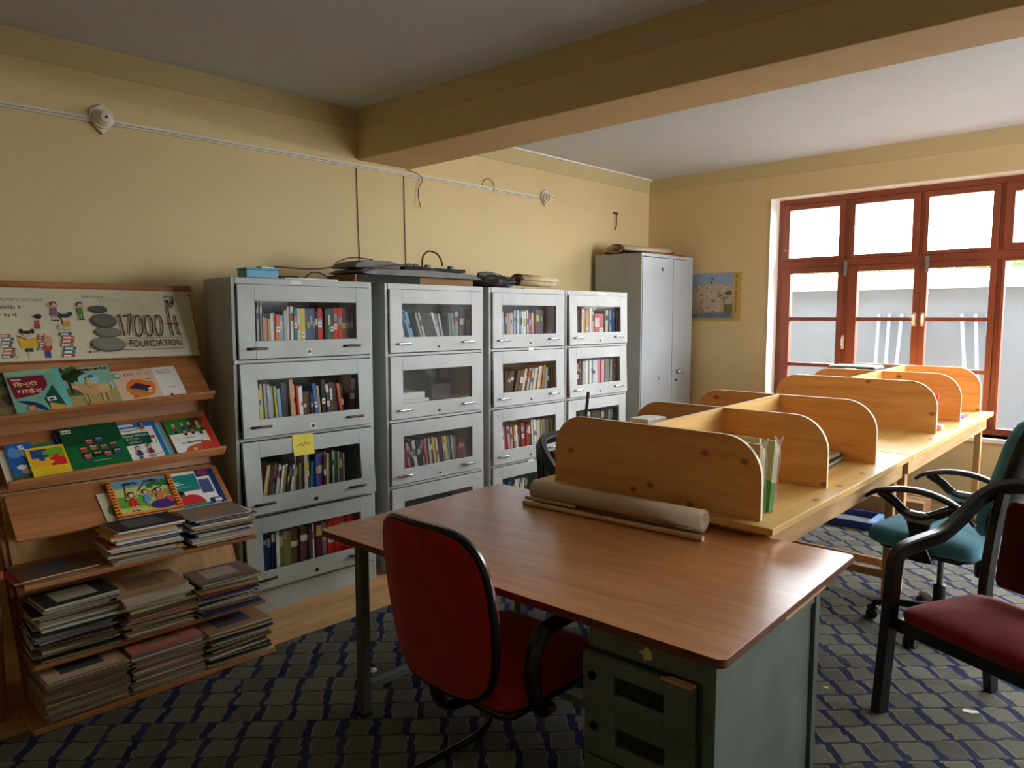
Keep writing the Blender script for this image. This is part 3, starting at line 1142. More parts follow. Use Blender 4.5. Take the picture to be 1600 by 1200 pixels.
B[0, 1] = g(('charcoal', 2, 13, 16, 240, 255, -2), ('yellow', 1, 12, 14, 225, 230, -3), ('cream', 1, 14, 16, 250, 255, -3), ('silver', 2, 15, 17, 250, 255, -3), ('sky', 1, 10, 12, 235, 240, -3), ('cream', 1, 12, 14, 235, 240, -3), ('yellow', 1, 12, 14, 235, 240, -3), ('sky', 1, 20, 22, 225, 230, -4),
            ('charcoal', 1, 40, 42, 255, 260, 0), ('peach', 1, 22, 24, 265, 270, -4), ('white', 1, 16, 18, 238, 242, -3), ('red', 1, 10, 12, 232, 240, -3), ('white', 2, 13, 16, 225, 232, -3), ('brown', 2, 18, 20, 195, 205, -2), ('charcoal', 1, 16, 18, 190, 195, -2), ('blue', 1, 22, 24, 240, 245, -6, 1), ('tan', 1, 14, 16, 225, 230, -5),
            ('black', 1, 26, 28, 250, 255, -2, 1), ('brown', 2, 20, 22, 235, 240, -5, 1), ('umber', 1, 30, 32, 232, 236, -4), ('orange', 1, 18, 20, 232, 236, -7), ('charcoal', 1, 18, 20, 215, 225, -7, 1), ('maroon', 1, 36, 38, 262, 266, 5, 1))
B[0, 2] = g(('crimson', 1, 20, 22, 215, 220, 6), ('cream', 1, 12, 14, 225, 232, 10), ('yellow', 1, 11, 12, 225, 230, 10), ('brown', 2, 12, 15, 222, 230, 9), ('silver', 2, 12, 14, 218, 228, 9), ('white', 2, 12, 15, 210, 216, 9), ('grey', 1, 12, 14, 208, 216, 9), ('cream', 1, 14, 16, 210, 216, 9), ('charcoal', 2, 12, 14, 206, 212, 8), ('white', 1, 12, 13, 206, 210, 8), ('silver', 1, 9, 10, 245, 250, 5),
            ('olive', 2, 20, 24, 205, 215, 1), ('teal', 1, 12, 13, 200, 210, 1), ('cream', 1, 22, 24, 252, 256, 0), ('purple', 1, 16, 18, 252, 256, 0, 1), ('teal', 1, 14, 16, 205, 210, 3), ('navy', 1, 18, 20, 205, 210, 3), ('blue', 1, 14, 15, 240, 245), ('purple', 1, 36, 38, 245, 250), ('maroon', 1, 16, 18, 225, 230),
            ('yellow', 1, 12, 14, 245, 250), ('cream', 2, 11, 13, 232, 238), ('forest', 1, 14, 15, 245, 250), ('cream', 1, 10, 11, 248, 252), ('green', 2, 13, 15, 240, 248), ('silver', 1, 10, 12, 240, 244), ('brown', 1, 14, 15, 236, 242), ('silver', 2, 12, 13, 226, 232))
B[0, 3] = g(('navy', 4, 19, 21, 262, 266), ('white', 1, 16, 17, 262, 264), ('olive', 2, 22, 24, 255, 260), ('olive', 1, 16, 18, 245, 250), ('brown', 2, 44, 50, 242, 250), ('charcoal', 1, 20, 22, 255, 260), ('white', 1, 8, 9, 255, 257), ('black', 1, 10, 11, 250, 252), ('maroon', 1, 34, 36, 262, 266), ('grey', 1, 22, 24, 250, 254), ('crimson', 1, 10, 12, 262, 264),
            ('scarlet', 1, 36, 38, 266, 268, 0, 1), ('scarlet', 3, 34, 38, 266, 270), ('crimson', 2, 30, 34, 262, 266))
B[1, 0] = g(('blue', 1, 14, 16, 225, 230, -12), ('white', 1, 10, 12, 250, 255, -14)) + [(None, 10)] + g(('sky', 2, 11, 13, 245, 255, -20)) + [(None, 34)] + g(('silver', 2, 10, 12, 230, 240, -18)) + [(None, 60)] + g(('white', 1, 10, 12, 240, 245, -20), ('silver', 2, 10, 12, 225, 235, -14)) + [(None, 26)] + g(('grey', 2, 14, 16, 225, 235, -4), ('silver', 1, 16, 18, 240, 245, 0), ('maroon', 2, 34, 38, 250, 256, 3))
B[1, 2] = g(('rose', 2, 11, 13, 225, 235, -7), ('pink', 2, 9, 11, 225, 235, -8), ('umber', 2, 9, 12, 225, 235, -9), ('white', 2, 8, 10, 235, 240, -9), ('black', 2, 12, 14, 232, 240, -9), ('cream', 1, 9, 10, 232, 240, -9), ('rose', 1, 9, 10, 232, 240, -9), ('silver', 2, 9, 11, 235, 242, -9), ('umber', 1, 12, 14, 235, 240, -9), ('yellow', 1, 12, 14, 238, 244, -9), ('white', 1, 9, 10, 235, 240, -9),
            ('brown', 2, 10, 12, 235, 240, -9), ('gold', 1, 12, 14, 240, 245, -8), ('cream', 2, 9, 11, 230, 238, -8), ('silver', 2, 10, 12, 228, 236, -7), ('grey', 2, 10, 12, 222, 230, -6), ('red', 1, 38, 40, 205, 210, 0))
B[2, 0] = g(('white', 1, 16, 18, 222, 226, -4), ('sky', 1, 12, 14, 238, 242, -4), ('silver', 1, 12, 13, 232, 238, -3), ('umber', 1, 10, 12, 225, 230, -3), ('tan', 2, 12, 14, 226, 232, -2), ('silver', 2, 12, 14, 230, 236, -2), ('white', 2, 13, 15, 245, 252), ('sky', 2, 13, 15, 236, 242), ('white', 2, 12, 14, 238, 244), ('black', 1, 10, 12, 225, 230), ('white', 1, 12, 13, 250, 254, -2), ('rose', 2, 11, 13, 226, 232, -1),
            ('cream', 1, 10, 12, 230, 235), ('umber', 1, 12, 14, 222, 226), ('crimson', 1, 24, 26, 250, 254), ('brown', 2, 15, 17, 248, 252), ('teal', 1, 16, 18, 246, 250))
B[2, 1] = g(('black', 2, 20, 24, 225, 230, 4), ('umber', 2, 22, 26, 220, 228, 8), ('brown', 2, 24, 28, 225, 232, 14), ('cream', 1, 16, 18, 232, 236, 14), ('charcoal', 1, 16, 18, 235, 238, 14), ('silver', 2, 16, 18, 235, 240, 13), ('cream', 1, 22, 24, 236, 240, 13), ('brown', 1, 12, 14, 232, 238, 12), ('white', 1, 16, 18, 240, 246, 12), ('peach', 1, 16, 18, 245, 248, 11), ('gold', 1, 18, 20, 246, 250, 9), ('silver', 1, 16, 18, 230, 235, 8), ('blue', 1, 24, 26, 226, 230, 4), ('navy', 1, 18, 20, 222, 226, 2))
B[2, 2] = g(('orange', 1, 12, 14, 195, 200, -8), ('white', 1, 14, 16, 205, 212, -8), ('pink', 2, 16, 18, 230, 238, -8), ('silver', 1, 12, 14, 226, 232, -6), ('charcoal', 1, 12, 14, 226, 232, -6), ('orange', 1, 12, 13, 226, 232, -5), ('white', 1, 10, 12, 232, 236, -5), ('sky', 1, 12, 14, 222, 228, -4), ('brown', 1, 12, 14, 230, 236, -4), ('red', 1, 22, 24, 240, 244, -4, 1), ('black', 1, 16, 18, 226, 232, -3), ('red', 1, 14, 16, 220, 226, -3), ('umber', 1, 20, 22, 228, 234, -2),
            ('white', 2, 13, 15, 250, 256, -4), ('cream', 2, 12, 14, 244, 250, -4), ('silver', 1, 12, 13, 246, 250, -4), ('tan', 2, 12, 14, 240, 248, -3), ('grey', 2, 12, 14, 240, 246, -3), ('gold', 1, 14, 16, 244, 248, -2), ('yellow', 1, 12, 14, 236, 240, -2))
B[2, 3] = g(('charcoal', 1, 16, 18, 235, 240, 6), ('blue', 2, 12, 16, 230, 240, 10), ('white', 2, 14, 16, 240, 246, 14), ('sky', 1, 12, 14, 235, 240, 14), ('white', 1, 14, 16, 232, 238, 12), ('slate', 1, 12, 14, 232, 238, 12))
B[3, 0] = g(('brown', 1, 60, 64, 252, 256), ('white', 1, 16, 18, 262, 264), ('gold', 1, 34, 36, 256, 260), ('peach', 1, 28, 30, 255, 258, 0, 1), ('white', 1, 22, 24, 268, 270), ('tan', 1, 8, 9, 250, 252), ('white', 1, 20, 22, 246, 250), ('rose', 2, 48, 52, 226, 232, 0, 1), ('forest', 1, 10, 12, 250, 255), ('cream', 1, 22, 24, 255, 258), ('teal', 1, 12, 14, 250, 254), ('sky', 1, 18, 20, 256, 260), ('blue', 2, 26, 30, 262, 268), ('navy', 1, 18, 20, 245, 250))
B[3, 1] = g(('rose', 1, 18, 20, 250, 254), ('crimson', 1, 20, 22, 250, 254, 0, 1), ('charcoal', 1, 14, 16, 246, 250), ('pink', 1, 16, 18, 255, 258), ('silver', 2, 15, 17, 256, 260), ('white', 3, 17, 20, 258, 262), ('sky', 1, 14, 16, 258, 262), ('white', 2, 18, 20, 258, 262), ('pink', 3, 18, 20, 256, 260), ('white', 1, 20, 22, 256, 260), ('grey', 2, 26, 28, 256, 260), ('silver', 1, 16, 18, 255, 258), ('charcoal', 2, 28, 32, 252, 256))
B[3, 2] = g(('forest', 2, 26, 30, 250, 256), ('black', 1, 20, 22, 240, 246), ('white', 2, 14, 18, 240, 250), ('charcoal', 2, 22, 26, 250, 256), ('crimson', 1, 18, 20, 240, 246), ('navy', 2, 22, 26, 250, 256), ('silver', 2, 16, 20, 240, 248), ('black', 1, 22, 26, 246, 252))


# ---------------------------------------------------------------- steel bookcases
def bookcase(idx, y0, y1, tilts, lb, steel, glass, handle):
    X = -3.62
    w = y1 - y0
    Hh, dp = 1.80, 0.32
    t = thing('steel_bookcase', lb, 'bookcase', (X, y0, 0), group='glass-fronted steel bookcases along the wall')
    MB().box(-dp, 0, 0, 0.02, 0.0, Hh).build('side_panel', steel, t, bevel=0.002)
    MB().box(-dp, 0, w - 0.02, w, 0.0, Hh).build('side_panel', steel, t, bevel=0.002)
    MB().box(-dp, 0.004, 0.02, w - 0.02, Hh - 0.035, Hh).build('top_panel', steel, t, bevel=0.003)
    MB().box(-dp, -dp + 0.01, 0.02, w - 0.02, 0.0, Hh - 0.035).build('back_panel', 'steel_dark', t)
    pitch, dh, z1 = 0.412, 0.388, 1.764
    for k in range(4):
        zt = z1 - k * pitch
        zb = zt - dh
        MB().box(-dp + 0.01, -0.012, 0.02, w - 0.02, zb - 0.022, zb - 0.004).build('shelf', steel, t)
        MB().box(-0.012, 0.003, 0.02, w - 0.02, zb - 0.0195, zb - 0.0045).build('rail', steel, t, bevel=0.002)
        e = 0.026
        m = MB()
        a, b = e, w - e
        ga, gb = a + 0.092, b - 0.094
        gt, gbm = -0.086, -dh + 0.095
        m.box(-0.004, 0.012, a, ga, -dh + 0.002, 0).box(-0.004, 0.012, gb, b, -dh + 0.002, 0)
        m.box(-0.004, 0.012, ga, gb, gt, 0).box(-0.004, 0.012, ga, gb, -dh + 0.002, gbm)
        d = m.build('door', steel, t, loc=(0.004, 0, zt), rot=(0, -R(tilts[k]), 0), bevel=0.0015)
        MB().box(0.001, 0.004, ga - 0.004, gb + 0.004, gbm - 0.004, gt + 0.004).build('pane', glass, d)
        for yy in (a + 0.10, b - 0.13):
            hz = -dh + 0.055
            MB().tube([(0.012, yy - 0.055, hz), (0.030, yy - 0.045, hz), (0.036, yy - 0.02, hz + 0.002), (0.036, yy + 0.03, hz + 0.002), (0.030, yy + 0.048, hz), (0.012, yy + 0.058, hz)], [0.007, 0.007, 0.006, 0.006, 0.007, 0.007], 8, flat=(1.0, 0.8)).build('handle', handle, d, smooth=True)
        yy = (a + b) / 2
        lk = MB().cyl((0.011, yy, -dh + 0.03), (0.016, yy, -dh + 0.03), 0.010 if idx == 0 else 0.007, seg=14)
        lo = lk.build('lock', 'bronze' if idx == 0 and k < 2 else 'black_gloss', d, smooth=True)
        if idx == 0 and k < 2:
            MB().box(0.0105, 0.0125, yy - 0.016, yy + 0.016, -dh + 0.014, -dh + 0.046).build('lock_plate', 'paper', d)
        if idx == 0 and k == 2:
            n = MB().grid(4, 4, lambda u, v: (0.0135 + 0.006 * (1 - v) ** 2 + 0.002 * u, 0.31 + 0.125 * u, -0.105 + 0.115 * v))
            nt_ = n.build('sticky_note', 'yellow_note', d, solid=0.0006)
            nt_['label'] = 'bright yellow handwritten paper note'
            Print().line([(0.01, 0.03), (0.03, 0.045), (0.045, 0.03), (0.06, 0.05), (0.075, 0.035), (0.09, 0.048)], 0.004, (150, 140, 40)).build('handwriting', d, matrix=frame_matrix((0.0185, 0.325, -0.085), (0, 1, 0), (0, 0, 1)))
        if (idx, k) in B:
            shelf_books(idx, k, X - 0.045, y0 + ga - 0.012 + 0.05 * (y0 + 0.12) / 3.62 + (0.02 if B[idx, k][0][3] < -8 else 0.0), zb - 0.004, B[idx, k], random.Random(100 + idx * 10 + k), gb - ga)
    pb = z1 - 3 * pitch - dh - 0.024
    MB().box(-dp + 0.02, 0.0, 0.02, w - 0.02, 0.0, pb).build('plinth', steel, t, bevel=0.002)
    if idx == 0:
        MB().box(0.004, 0.006, 0.33, 0.40, Hh - 0.026, Hh - 0.010).build('label_sticker', 'paper', t)
        MB().lathe([(0.014, 0), (0.012, 0.008)], 12, (0.003, 0.012, z1 - dh - 0.012), 'x').build('hinge_cap', steel, t)
    if idx == 3:
        MB().box(0.004, 0.006, 0.40, 0.50, Hh - 0.028, Hh - 0.006).build('label_sticker', 'paper', t)
    if idx == 2:
        for zz in (1.362, 0.527):
            MB().box(0.003, 0.006, 0.40, 0.46, zz - 0.012, zz + 0.012).build('label_sticker', 'paper', t)
    return t


bookcase(0, 1.70, 2.56, (0.0, 3.2, 5.5, 3.4), 'grey hammered-steel bookcase with dark handles and yellow note, beside the display rack', 'steel_grey', 'case_glass', 'bronze')
bookcase(1, 2.655, 3.475, (0.0, 0.0, 0.0, 0.0), 'pale grey steel bookcase with nearly empty top shelves, second from the display rack', 'steel_light', 'dusty_glass', 'chrome')
bookcase(2, 3.53, 4.348, (0.0, 1.6, 0.8, 0.0), 'pale grey steel bookcase under the newspaper bundle, third from the display rack', 'steel_light', 'case_glass', 'chrome')
bookcase(3, 4.356, 5.172, (1.6, 2.4, 0.8, 0.0), 'pale grey steel bookcase standing against the tall cupboard', 'steel_light', 'case_glass', 'chrome')
# papers lying in the second bookcase
for k in range(3):
    tag(MB().box(-3.86, -3.665, 2.78 + 0.004 * k, 3.03 - 0.035 * (k == 2), 0.962 + 0.056 * k, 1.017 + 0.056 * k - 0.012 * (k == 2)).warp(lambda x, y, z: (x, y, z)).build('paper_pile', 'paper', bevel=0.002),
        ['lowest bundle of white papers lying in the second bookcase', 'middle bundle of white papers lying in the second bookcase', 'uppermost shorter bundle of white papers lying in second bookcase'][k], 'papers', 'white papers in the second bookcase')

# ---------------------------------------------------------------- tall steel cupboard
al = thing('steel_cupboard', 'tall grey two-door steel cupboard in the corner by the poster', 'cupboard', (-4.3, 5.61, 0))
AW, AD, AH = 0.895, 0.527, 2.175
MB().box(0, AD, 0, 0.012, 0.06, AH).build('side_panel', 'steel_almirah', al, bevel=0.003)
MB().box(0, AD, AW - 0.012, AW, 0.06, AH).build('side_panel', 'steel_almirah', al, bevel=0.003)
MB().box(0, AD, 0.012, AW - 0.012, AH - 0.03, AH).build('top_panel', 'steel_almirah', al, bevel=0.003)
MB().box(0, 0.012, 0.012, AW - 0.012, 0.06, AH - 0.03).build('back_panel', 'steel_almirah', al)
MB().box(0.012, AD, 0.012, AW - 0.012, 0.06, 0.10).build('bottom_panel', 'steel_almirah', al)
for k in range(4):
    MB().box([0.02, AD - 0.05][k % 2], [0.05, AD - 0.02][k % 2], [0.02, AW - 0.05][k // 2], [0.05, AW - 0.02][k // 2], 0, 0.062).build('foot', 'steel_dark', al)
for (a, b) in ((0.014, 0.527), (0.533, AW - 0.014)):
    d = MB().box(AD - 0.016, AD + 0.006, a, b, 0.11, AH - 0.034).build('door', 'steel_almirah', al, bevel=0.006, seg=3)
    if a > 0.3:
        hp = MB().box(AD + 0.006, AD + 0.010, a + 0.07, a + 0.15, 1.045, 1.085)
        hp.tube([(AD + 0.008, a + 0.085, 1.065), (AD + 0.035, a + 0.085, 1.065), (AD + 0.042, a + 0.10, 1.063), (AD + 0.042, a + 0.16, 1.05)], 0.008, 8)
        hp.build('handle', 'chrome', d, smooth=True)
        MB().lathe([(0.012, 0), (0.010, 0.006)], 14, (AD + 0.006, a + 0.075, 0.985), 'x').build('keyhole', 'black_gloss', d)
    else:
        MB().box(AD + 0.006, AD + 0.008, 0.33, 0.345, 2.02, 2.055).build('vent_slot', 'black_gloss', d)
        MB().box(AD + 0.006, AD + 0.0075, 0.30, 0.31, 1.00, 1.03).build('scratch', 'steel_dark', d)

# ---------------------------------------------------------------- magazine rack
RY0, RY1 = 0.70, 1.62
rack = thing('magazine_rack', 'brown wooden magazine rack with a printed banner header and sloping shelves', 'rack', (-3.6, 1.16, 0))
RO = (-3.6, 1.16, 0)


def lean_x(z):
    return -3.345 - 0.5 * z if z < 0.83 else -3.765 - 0.2885 * (z - 0.833)


def slab(name, a, b, th, m, y0=RY0, y1=RY1, bevel=0.002, parent=rack, up=1, warp=None):
    """board between (x,z) points a and b, thickness th below/behind it, along y"""
    a, b = Vector((a[0], a[1])), Vector((b[0], b[1]))
    d = (b - a).normalized()
    n = Vector((d.y, -d.x)) * th * up
    pts = [a, b, b + n, a + n]
    mb = MB().prism([tuple(p) for p in pts], 'y', y0, y1)
    if warp:
        mb.warp(warp)
    return mb.build(name, m, parent, org=RO, bevel=bevel)


slab('back_board', (-3.345, 0.0), (-3.76, 0.83), 0.016, 'rack_pale', up=-1)
slab('back_board', (-3.765, 0.833), (-4.025, 1.735), 0.016, 'rack_ply', up=-1)
for yy in (RY0 - 0.022, RY1):
    slab('side_rail', (-3.36, 0.0), (-3.78, 0.83), 0.05, 'rack_ply', yy, yy + 0.022, up=-1)
    slab('side_rail', (-3.78, 0.832), (-4.03, 1.735), 0.05, 'rack_ply', yy, yy + 0.022, up=-1)
    slab('rear_leg', (-4.09, 1.70), (-4.20, 0.0), 0.04, 'rack_ply', yy, yy + 0.022)
# header board with frame strip on top
hb = slab('header_board', (-3.868, 1.394), (-3.982, 1.738), 0.018, 'rack_ply', RY0 - 0.022, RY1 + 0.022, up=-1)
MB().prism([(-4.05, 1.738), (-3.976, 1.738), (-3.984, 1.762), (-4.05, 1.762)], 'y', RY0 - 0.03, RY1 + 0.03).build('header_cap', 'rack_ply', rack, org=RO, bevel=0.003)
SAG = [0.043, 0.034, 0.0]        # the sloping shelves hang a little lower at their left end
TIERS = [((-3.900, 1.388), (-3.703, 1.200)), ((-3.822, 1.108), (-3.600, 0.924)), ((-3.700, 0.832), (-3.508, 0.676))]
for k, (a, b) in enumerate(TIERS):
    sg = lambda x, y, z, k=k: (x, y, z - SAG[k] * (RY1 - y) / (RY1 - RY0))
    slab('display_panel', a, b, 0.014, 'rack_ply', RY0, RY1, up=1, warp=sg)
    if k < 2:
        d = (Vector(b) - Vector(a)).normalized()
        n = Vector((-d.y, d.x))
        p = Vector(b)
        pts = [p - n * 0.016, p + d * 0.016 - n * 0.016, p + d * 0.016 + n * 0.034, p + n * 0.034]
        MB().prism([tuple(q) for q in pts], 'y', RY0 - 0.004, RY1 + 0.006).warp(sg).build('lip', 'rack_ply', rack, org=RO, bevel=0.003)
for z, xf in ((0.548, -3.285), (0.246, -3.212)):
    MB().box(lean_x(z) - 0.0, xf, RY0 - 0.03, RY1 + 0.01, z - 0.02, z).build('shelf', 'rack_ply', rack, org=RO, bevel=0.004)
MB().box(lean_x(0.0) - 0.02, -3.13, RY0 - 0.06, RY1 + 0.01, 0.009, 0.035).build('base_shelf', 'rack_ply', rack, org=RO, bevel=0.004)

# banner print on the header: u runs from the left end of the rack to the right, v up the board
BU = RY1 - RY0 + 0.03
hv = (Vector((-3.982, 0, 1.738)) - Vector((-3.868, 0, 1.394)))
BH = hv.length - 0.012
b = Print()
b.rect(0, BU, 0, BH, (214, 208, 180))
b.blob(0.1, 0.12, 0.09, 0.10, (218, 214, 184), 5).blob(0.62, 0.24, 0.15, 0.08, (204, 198, 168), 9)
W_ = lambda px: BU * px / 1600.0
# coordinates below are read off the board as fractions of its length (0..1) and height (0..1)
S = lambda fx, fy: (fx * BU, fy * BH)
ink = (60, 44, 40)
b.text('rning even in rural Ladakh', 0.085 * BU, 0.80 * BH, 0.024, (120, 116, 100), 0.185)
b.scribble(0.085 * BU, 0.70 * BH, 0.022, 0.105, (120, 116, 100), 4)
b.scribble(0.09 * BU, 0.60 * BH, 0.020, 0.070, (130, 126, 108), 5)
b.text('Library set up by:', 0.452 * BU, 0.865 * BH, 0.016, (40, 38, 34), 0.098)


def bookpile(x, y, w, n, cols, h=0.016):
    for i in range(n):
        o = 0.005 * ((i * 7) % 3 - 1)
        b.rect(x + o, x + w + o, y + i * h, y + i * h + h * 0.9, cols[i % len(cols)])
        b.rect(x + o + 0.003, x + w + o - w * 0.3, y + i * h + 0.003, y + i * h + h * 0.62, (236, 232, 220))


rd, tl, og = (170, 62, 48), (40, 120, 130), (196, 110, 60)
skin, hairc = (226, 190, 150), (54, 50, 50)
bookpile(0.085 * BU, 0.05 * BH, 0.045, 7, [tl, og, rd, tl, rd])
b.ell(0.140 * BU, 0.11 * BH, 0.009, 0.022, (150, 146, 128)).ell(0.142 * BU, 0.11 * BH, 0.006, 0.018, (214, 208, 180))
# child reading a yellow book
fx = 0.194 * BU
b.rect(fx - 0.006, fx + 0.006, 0.02 * BH, 0.12 * BH, skin).rect(fx - 0.016, fx + 0.016, 0.12 * BH, 0.17 * BH, (50, 70, 80))
b.poly([(fx - 0.030, 0.17 * BH), (fx + 0.030, 0.17 * BH), (fx + 0.040, 0.33 * BH), (fx, 0.28 * BH), (fx - 0.040, 0.33 * BH)], (228, 178, 50))
b.line([(fx - 0.040, 0.34 * BH), (fx, 0.28 * BH)], 0.004, (40, 34, 30))
b.ell(fx, 0.355 * BH, 0.017, 0.014, skin).ell(fx, 0.385 * BH, 0.020, 0.008, hairc).ell(fx - 0.022, 0.40 * BH, 0.008, 0.012, hairc).ell(fx + 0.022, 0.40 * BH, 0.008, 0.012, hairc)
# child carrying a pile of books
fx = 0.258 * BU
b.rect(fx, fx + 0.010, 0.03 * BH, 0.15 * BH, (60, 90, 140)).rect(fx + 0.013, fx + 0.022, 0.03 * BH, 0.14 * BH, (60, 90, 140))
b.ell(fx + 0.012, 0.18 * BH, 0.020, 0.022, (190, 66, 60)).ell(fx + 0.016, 0.26 * BH, 0.020, 0.026, (206, 160, 120))
bookpile(fx - 0.022, 0.14 * BH, 0.026, 6, [tl, rd, og], 0.013)
b.poly([(fx - 0.026, 0.43 * BH), (fx - 0.004, 0.43 * BH), (fx - 0.008, 0.55 * BH), (fx - 0.022, 0.54 * BH)], (190, 66, 60))
b.ell(fx - 0.008, 0.60 * BH, 0.014, 0.012, hairc).line([(fx - 0.036, 0.60 * BH), (fx - 0.014, 0.585 * BH)], 0.003, (60, 60, 60))
# child sitting on a tall pile, others dancing above
fx = 0.362 * BU
bookpile(fx - 0.025, 0.03 * BH, 0.050, 7, [rd, tl, tl, og, rd, og, tl], 0.0175)
b.poly([(fx - 0.035, 0.43 * BH), (fx + 0.022, 0.39 * BH), (fx + 0.022, 0.46 * BH), (fx - 0.024, 0.49 * BH)], (206, 196, 160))
b.rect(fx - 0.010, fx + 0.018, 0.46 * BH, 0.55 * BH, (206, 160, 70)).ell(fx + 0.004, 0.57 * BH, 0.017, 0.015, skin).ell(fx, 0.605 * BH, 0.024, 0.010, (40, 60, 70)).ell(fx - 0.022, 0.625 * BH, 0.009, 0.011, (40, 60, 70)).ell(fx + 0.026, 0.635 * BH, 0.009, 0.011, (40, 60, 70))
b.figure(0.322 * BU, 0.54 * BH, 0.095, (130, 110, 130), arm=-0.2)
b.figure(0.437 * BU, 0.55 * BH, 0.090, (80, 140, 50), legs=(30, 84, 50), girl=False, arm=-0.1)
# small emblem near the stones
b.line([(0.455 * BU, 0.12 * BH), (0.458 * BU, 0.20 * BH)], 0.0025, ink).line([(0.460 * BU, 0.085 * BH), (0.490 * BU, 0.085 * BH), (0.490 * BU, 0.12 * BH)], 0.0025, ink).ell(0.452 * BU, 0.09 * BH, 0.005, 0.005, ink)
# balanced stones
for (cx, cy, rx, ry, c, dk) in ((0.545, 0.195, 0.076, 0.038, (132, 128, 116), (98, 94, 86)), (0.550, 0.365, 0.058, 0.026, (126, 124, 116), (94, 92, 88)), (0.540, 0.535, 0.056, 0.036, (104, 101, 96), (72, 70, 68)), (0.520, 0.700, 0.040, 0.018, (88, 86, 84), (62, 60, 59))):
    b.ell(cx * BU, cy * BH - 0.002, rx, ry, dk, -0.05, 28).ell(cx * BU + 0.002, cy * BH + 0.003, rx * 0.95, ry * 0.88, c, -0.05, 28)
br = (92, 34, 28)
# "17000 ft" drawn with brush strokes


def zero(cx, cy, rx, ry, w, sl=0.06):
    o = [(cx + rx * math.cos(R(a)) + sl * ry * math.sin(R(a)), cy + ry * math.sin(R(a))) for a in range(0, 361, 15)]
    b.line(o, w, br)


ty, th = 0.300 * BH, 0.112
b.line([(0.607 * BU, ty + th * 0.93), (0.616 * BU, ty + th), (0.624 * BU, ty)], 0.0075, br)
b.line([(0.630 * BU, ty + th * 0.90), (0.672 * BU, ty + th * 1.02), (0.646 * BU, ty + 0.005)], 0.0075, br)
for cx in (0.700, 0.752, 0.804):
    zero(cx * BU, ty + th * 0.48, 0.0185, th * 0.50, 0.007)
fpts = smooth_path([(0.888 * BU, ty + th * 1.30, 0), (0.880 * BU, ty + th * 1.46, 0), (0.866 * BU, ty + th * 1.30, 0), (0.868 * BU, ty + th * 0.5, 0), (0.872 * BU, ty - 0.002, 0)], 6)
b.line([(p.x, p.y) for p in fpts], 0.007, br)
b.line([(0.848 * BU, ty + th * 0.56), (0.915 * BU, ty + th * 0.60)], 0.006, br)
b.line([(0.896 * BU, ty + th * 0.95), (0.903 * BU, ty + 0.006), (0.916 * BU, ty + 0.004)], 0.007, br)
b.line([(0.625 * BU, 0.270 * BH), (0.920 * BU, 0.270 * BH)], 0.0022, ink)
b.text('FOUNDATION', 0.642 * BU, 0.140 * BH, 0.036, (66, 40, 36), 0.255, bold=0.006)
b.line([(0.575 * BU, 0.100 * BH), (0.920 * BU, 0.105 * BH)], 0.0022, ink)
for (fxx, c) in ((0.868, (60, 50, 46)), (0.898, (60, 50, 46))):
    b.blob(fxx * BU, 0.82 * BH, 0.008, 0.017, c, int(fxx * 1000), 12, 0.5).ell(fxx * BU, 0.895 * BH, 0.005, 0.005, c)
for (fxx, fy) in ((0.99, 0.10), (0.985, 0.93)):
    b.ell(fxx * BU, fy * BH, 0.004, 0.004, (50, 40, 30))
n_ = Vector((0, 1, 0)).cross(hv.normalized())
o_ = Vector((-3.868, RY0 - 0.015, 1.394)) + hv.normalized() * 0.004 + n_ * 0.0008 - Vector(RO)
bn_o = b.build('banner', rack, matrix=frame_matrix(o_, (0, 1, 0), hv))
bn_o['label'] = 'pale printed banner with stones, children and lettering'


# ---------------------------------------------------------------- books on the sloping shelves
def display_book(tier, y0, y1, h, lift, th, col, lb, art, spin=0.0, low=0.0, cat='book'):
    a, bb = TIERS[tier]
    V = Vector((a[0] - bb[0], 0, a[1] - bb[1])).normalized()
    U = Vector((0, 1, SAG[tier] / (RY1 - RY0))).normalized()
    N = U.cross(V)
    V = N.cross(U).normalized()
    N = U.cross(V)
    o = Vector((bb[0], y0, bb[1] - SAG[tier] * (RY1 - y0) / (RY1 - RY0))) + N * (lift + 0.0015) + V * (0.002 + low)
    w = y1 - y0
    m = MB()
    c = rgb(*col)
    m.box(0, w, 0, h, 0, 0.0008, col=c)
    m.box(0.001, w - 0.002, 0.002, h - 0.002, 0.0008, th - 0.0008, col=CREAM)
    m.box(0, w, 0, h, th - 0.0008, th, col=c)
    ob = m.build('book', 'print', matrix=frame_matrix(o, U, V, spin=spin))
    tag(ob, lb, cat, 'books on the sloping rack shelves')
    if art:
        p = Print()
        art(p, w, h)
        p.build('cover_print', ob, z=th + 0.0002)
    return ob


def art_forest(p, w, h):
    p.rect(0, w, h * 0.93, h, (84, 90, 104))
    for k in range(9):
        p.blob(w * (0.1 + 0.1 * k), h * (0.85 - 0.05 * (k % 3)), 0.022, 0.02, [(70, 104, 44), (96, 130, 50), (52, 84, 38)][k % 3], k)
    p.blob(w * 0.4, h * 0.35, w * 0.4, h * 0.3, (112, 88, 62), 3).blob(w * 0.35, h * 0.38, w * 0.16, h * 0.15, (74, 58, 44), 4).blob(w * 0.3, h * 0.15, w * 0.3, h * 0.1, (132, 116, 76), 8)


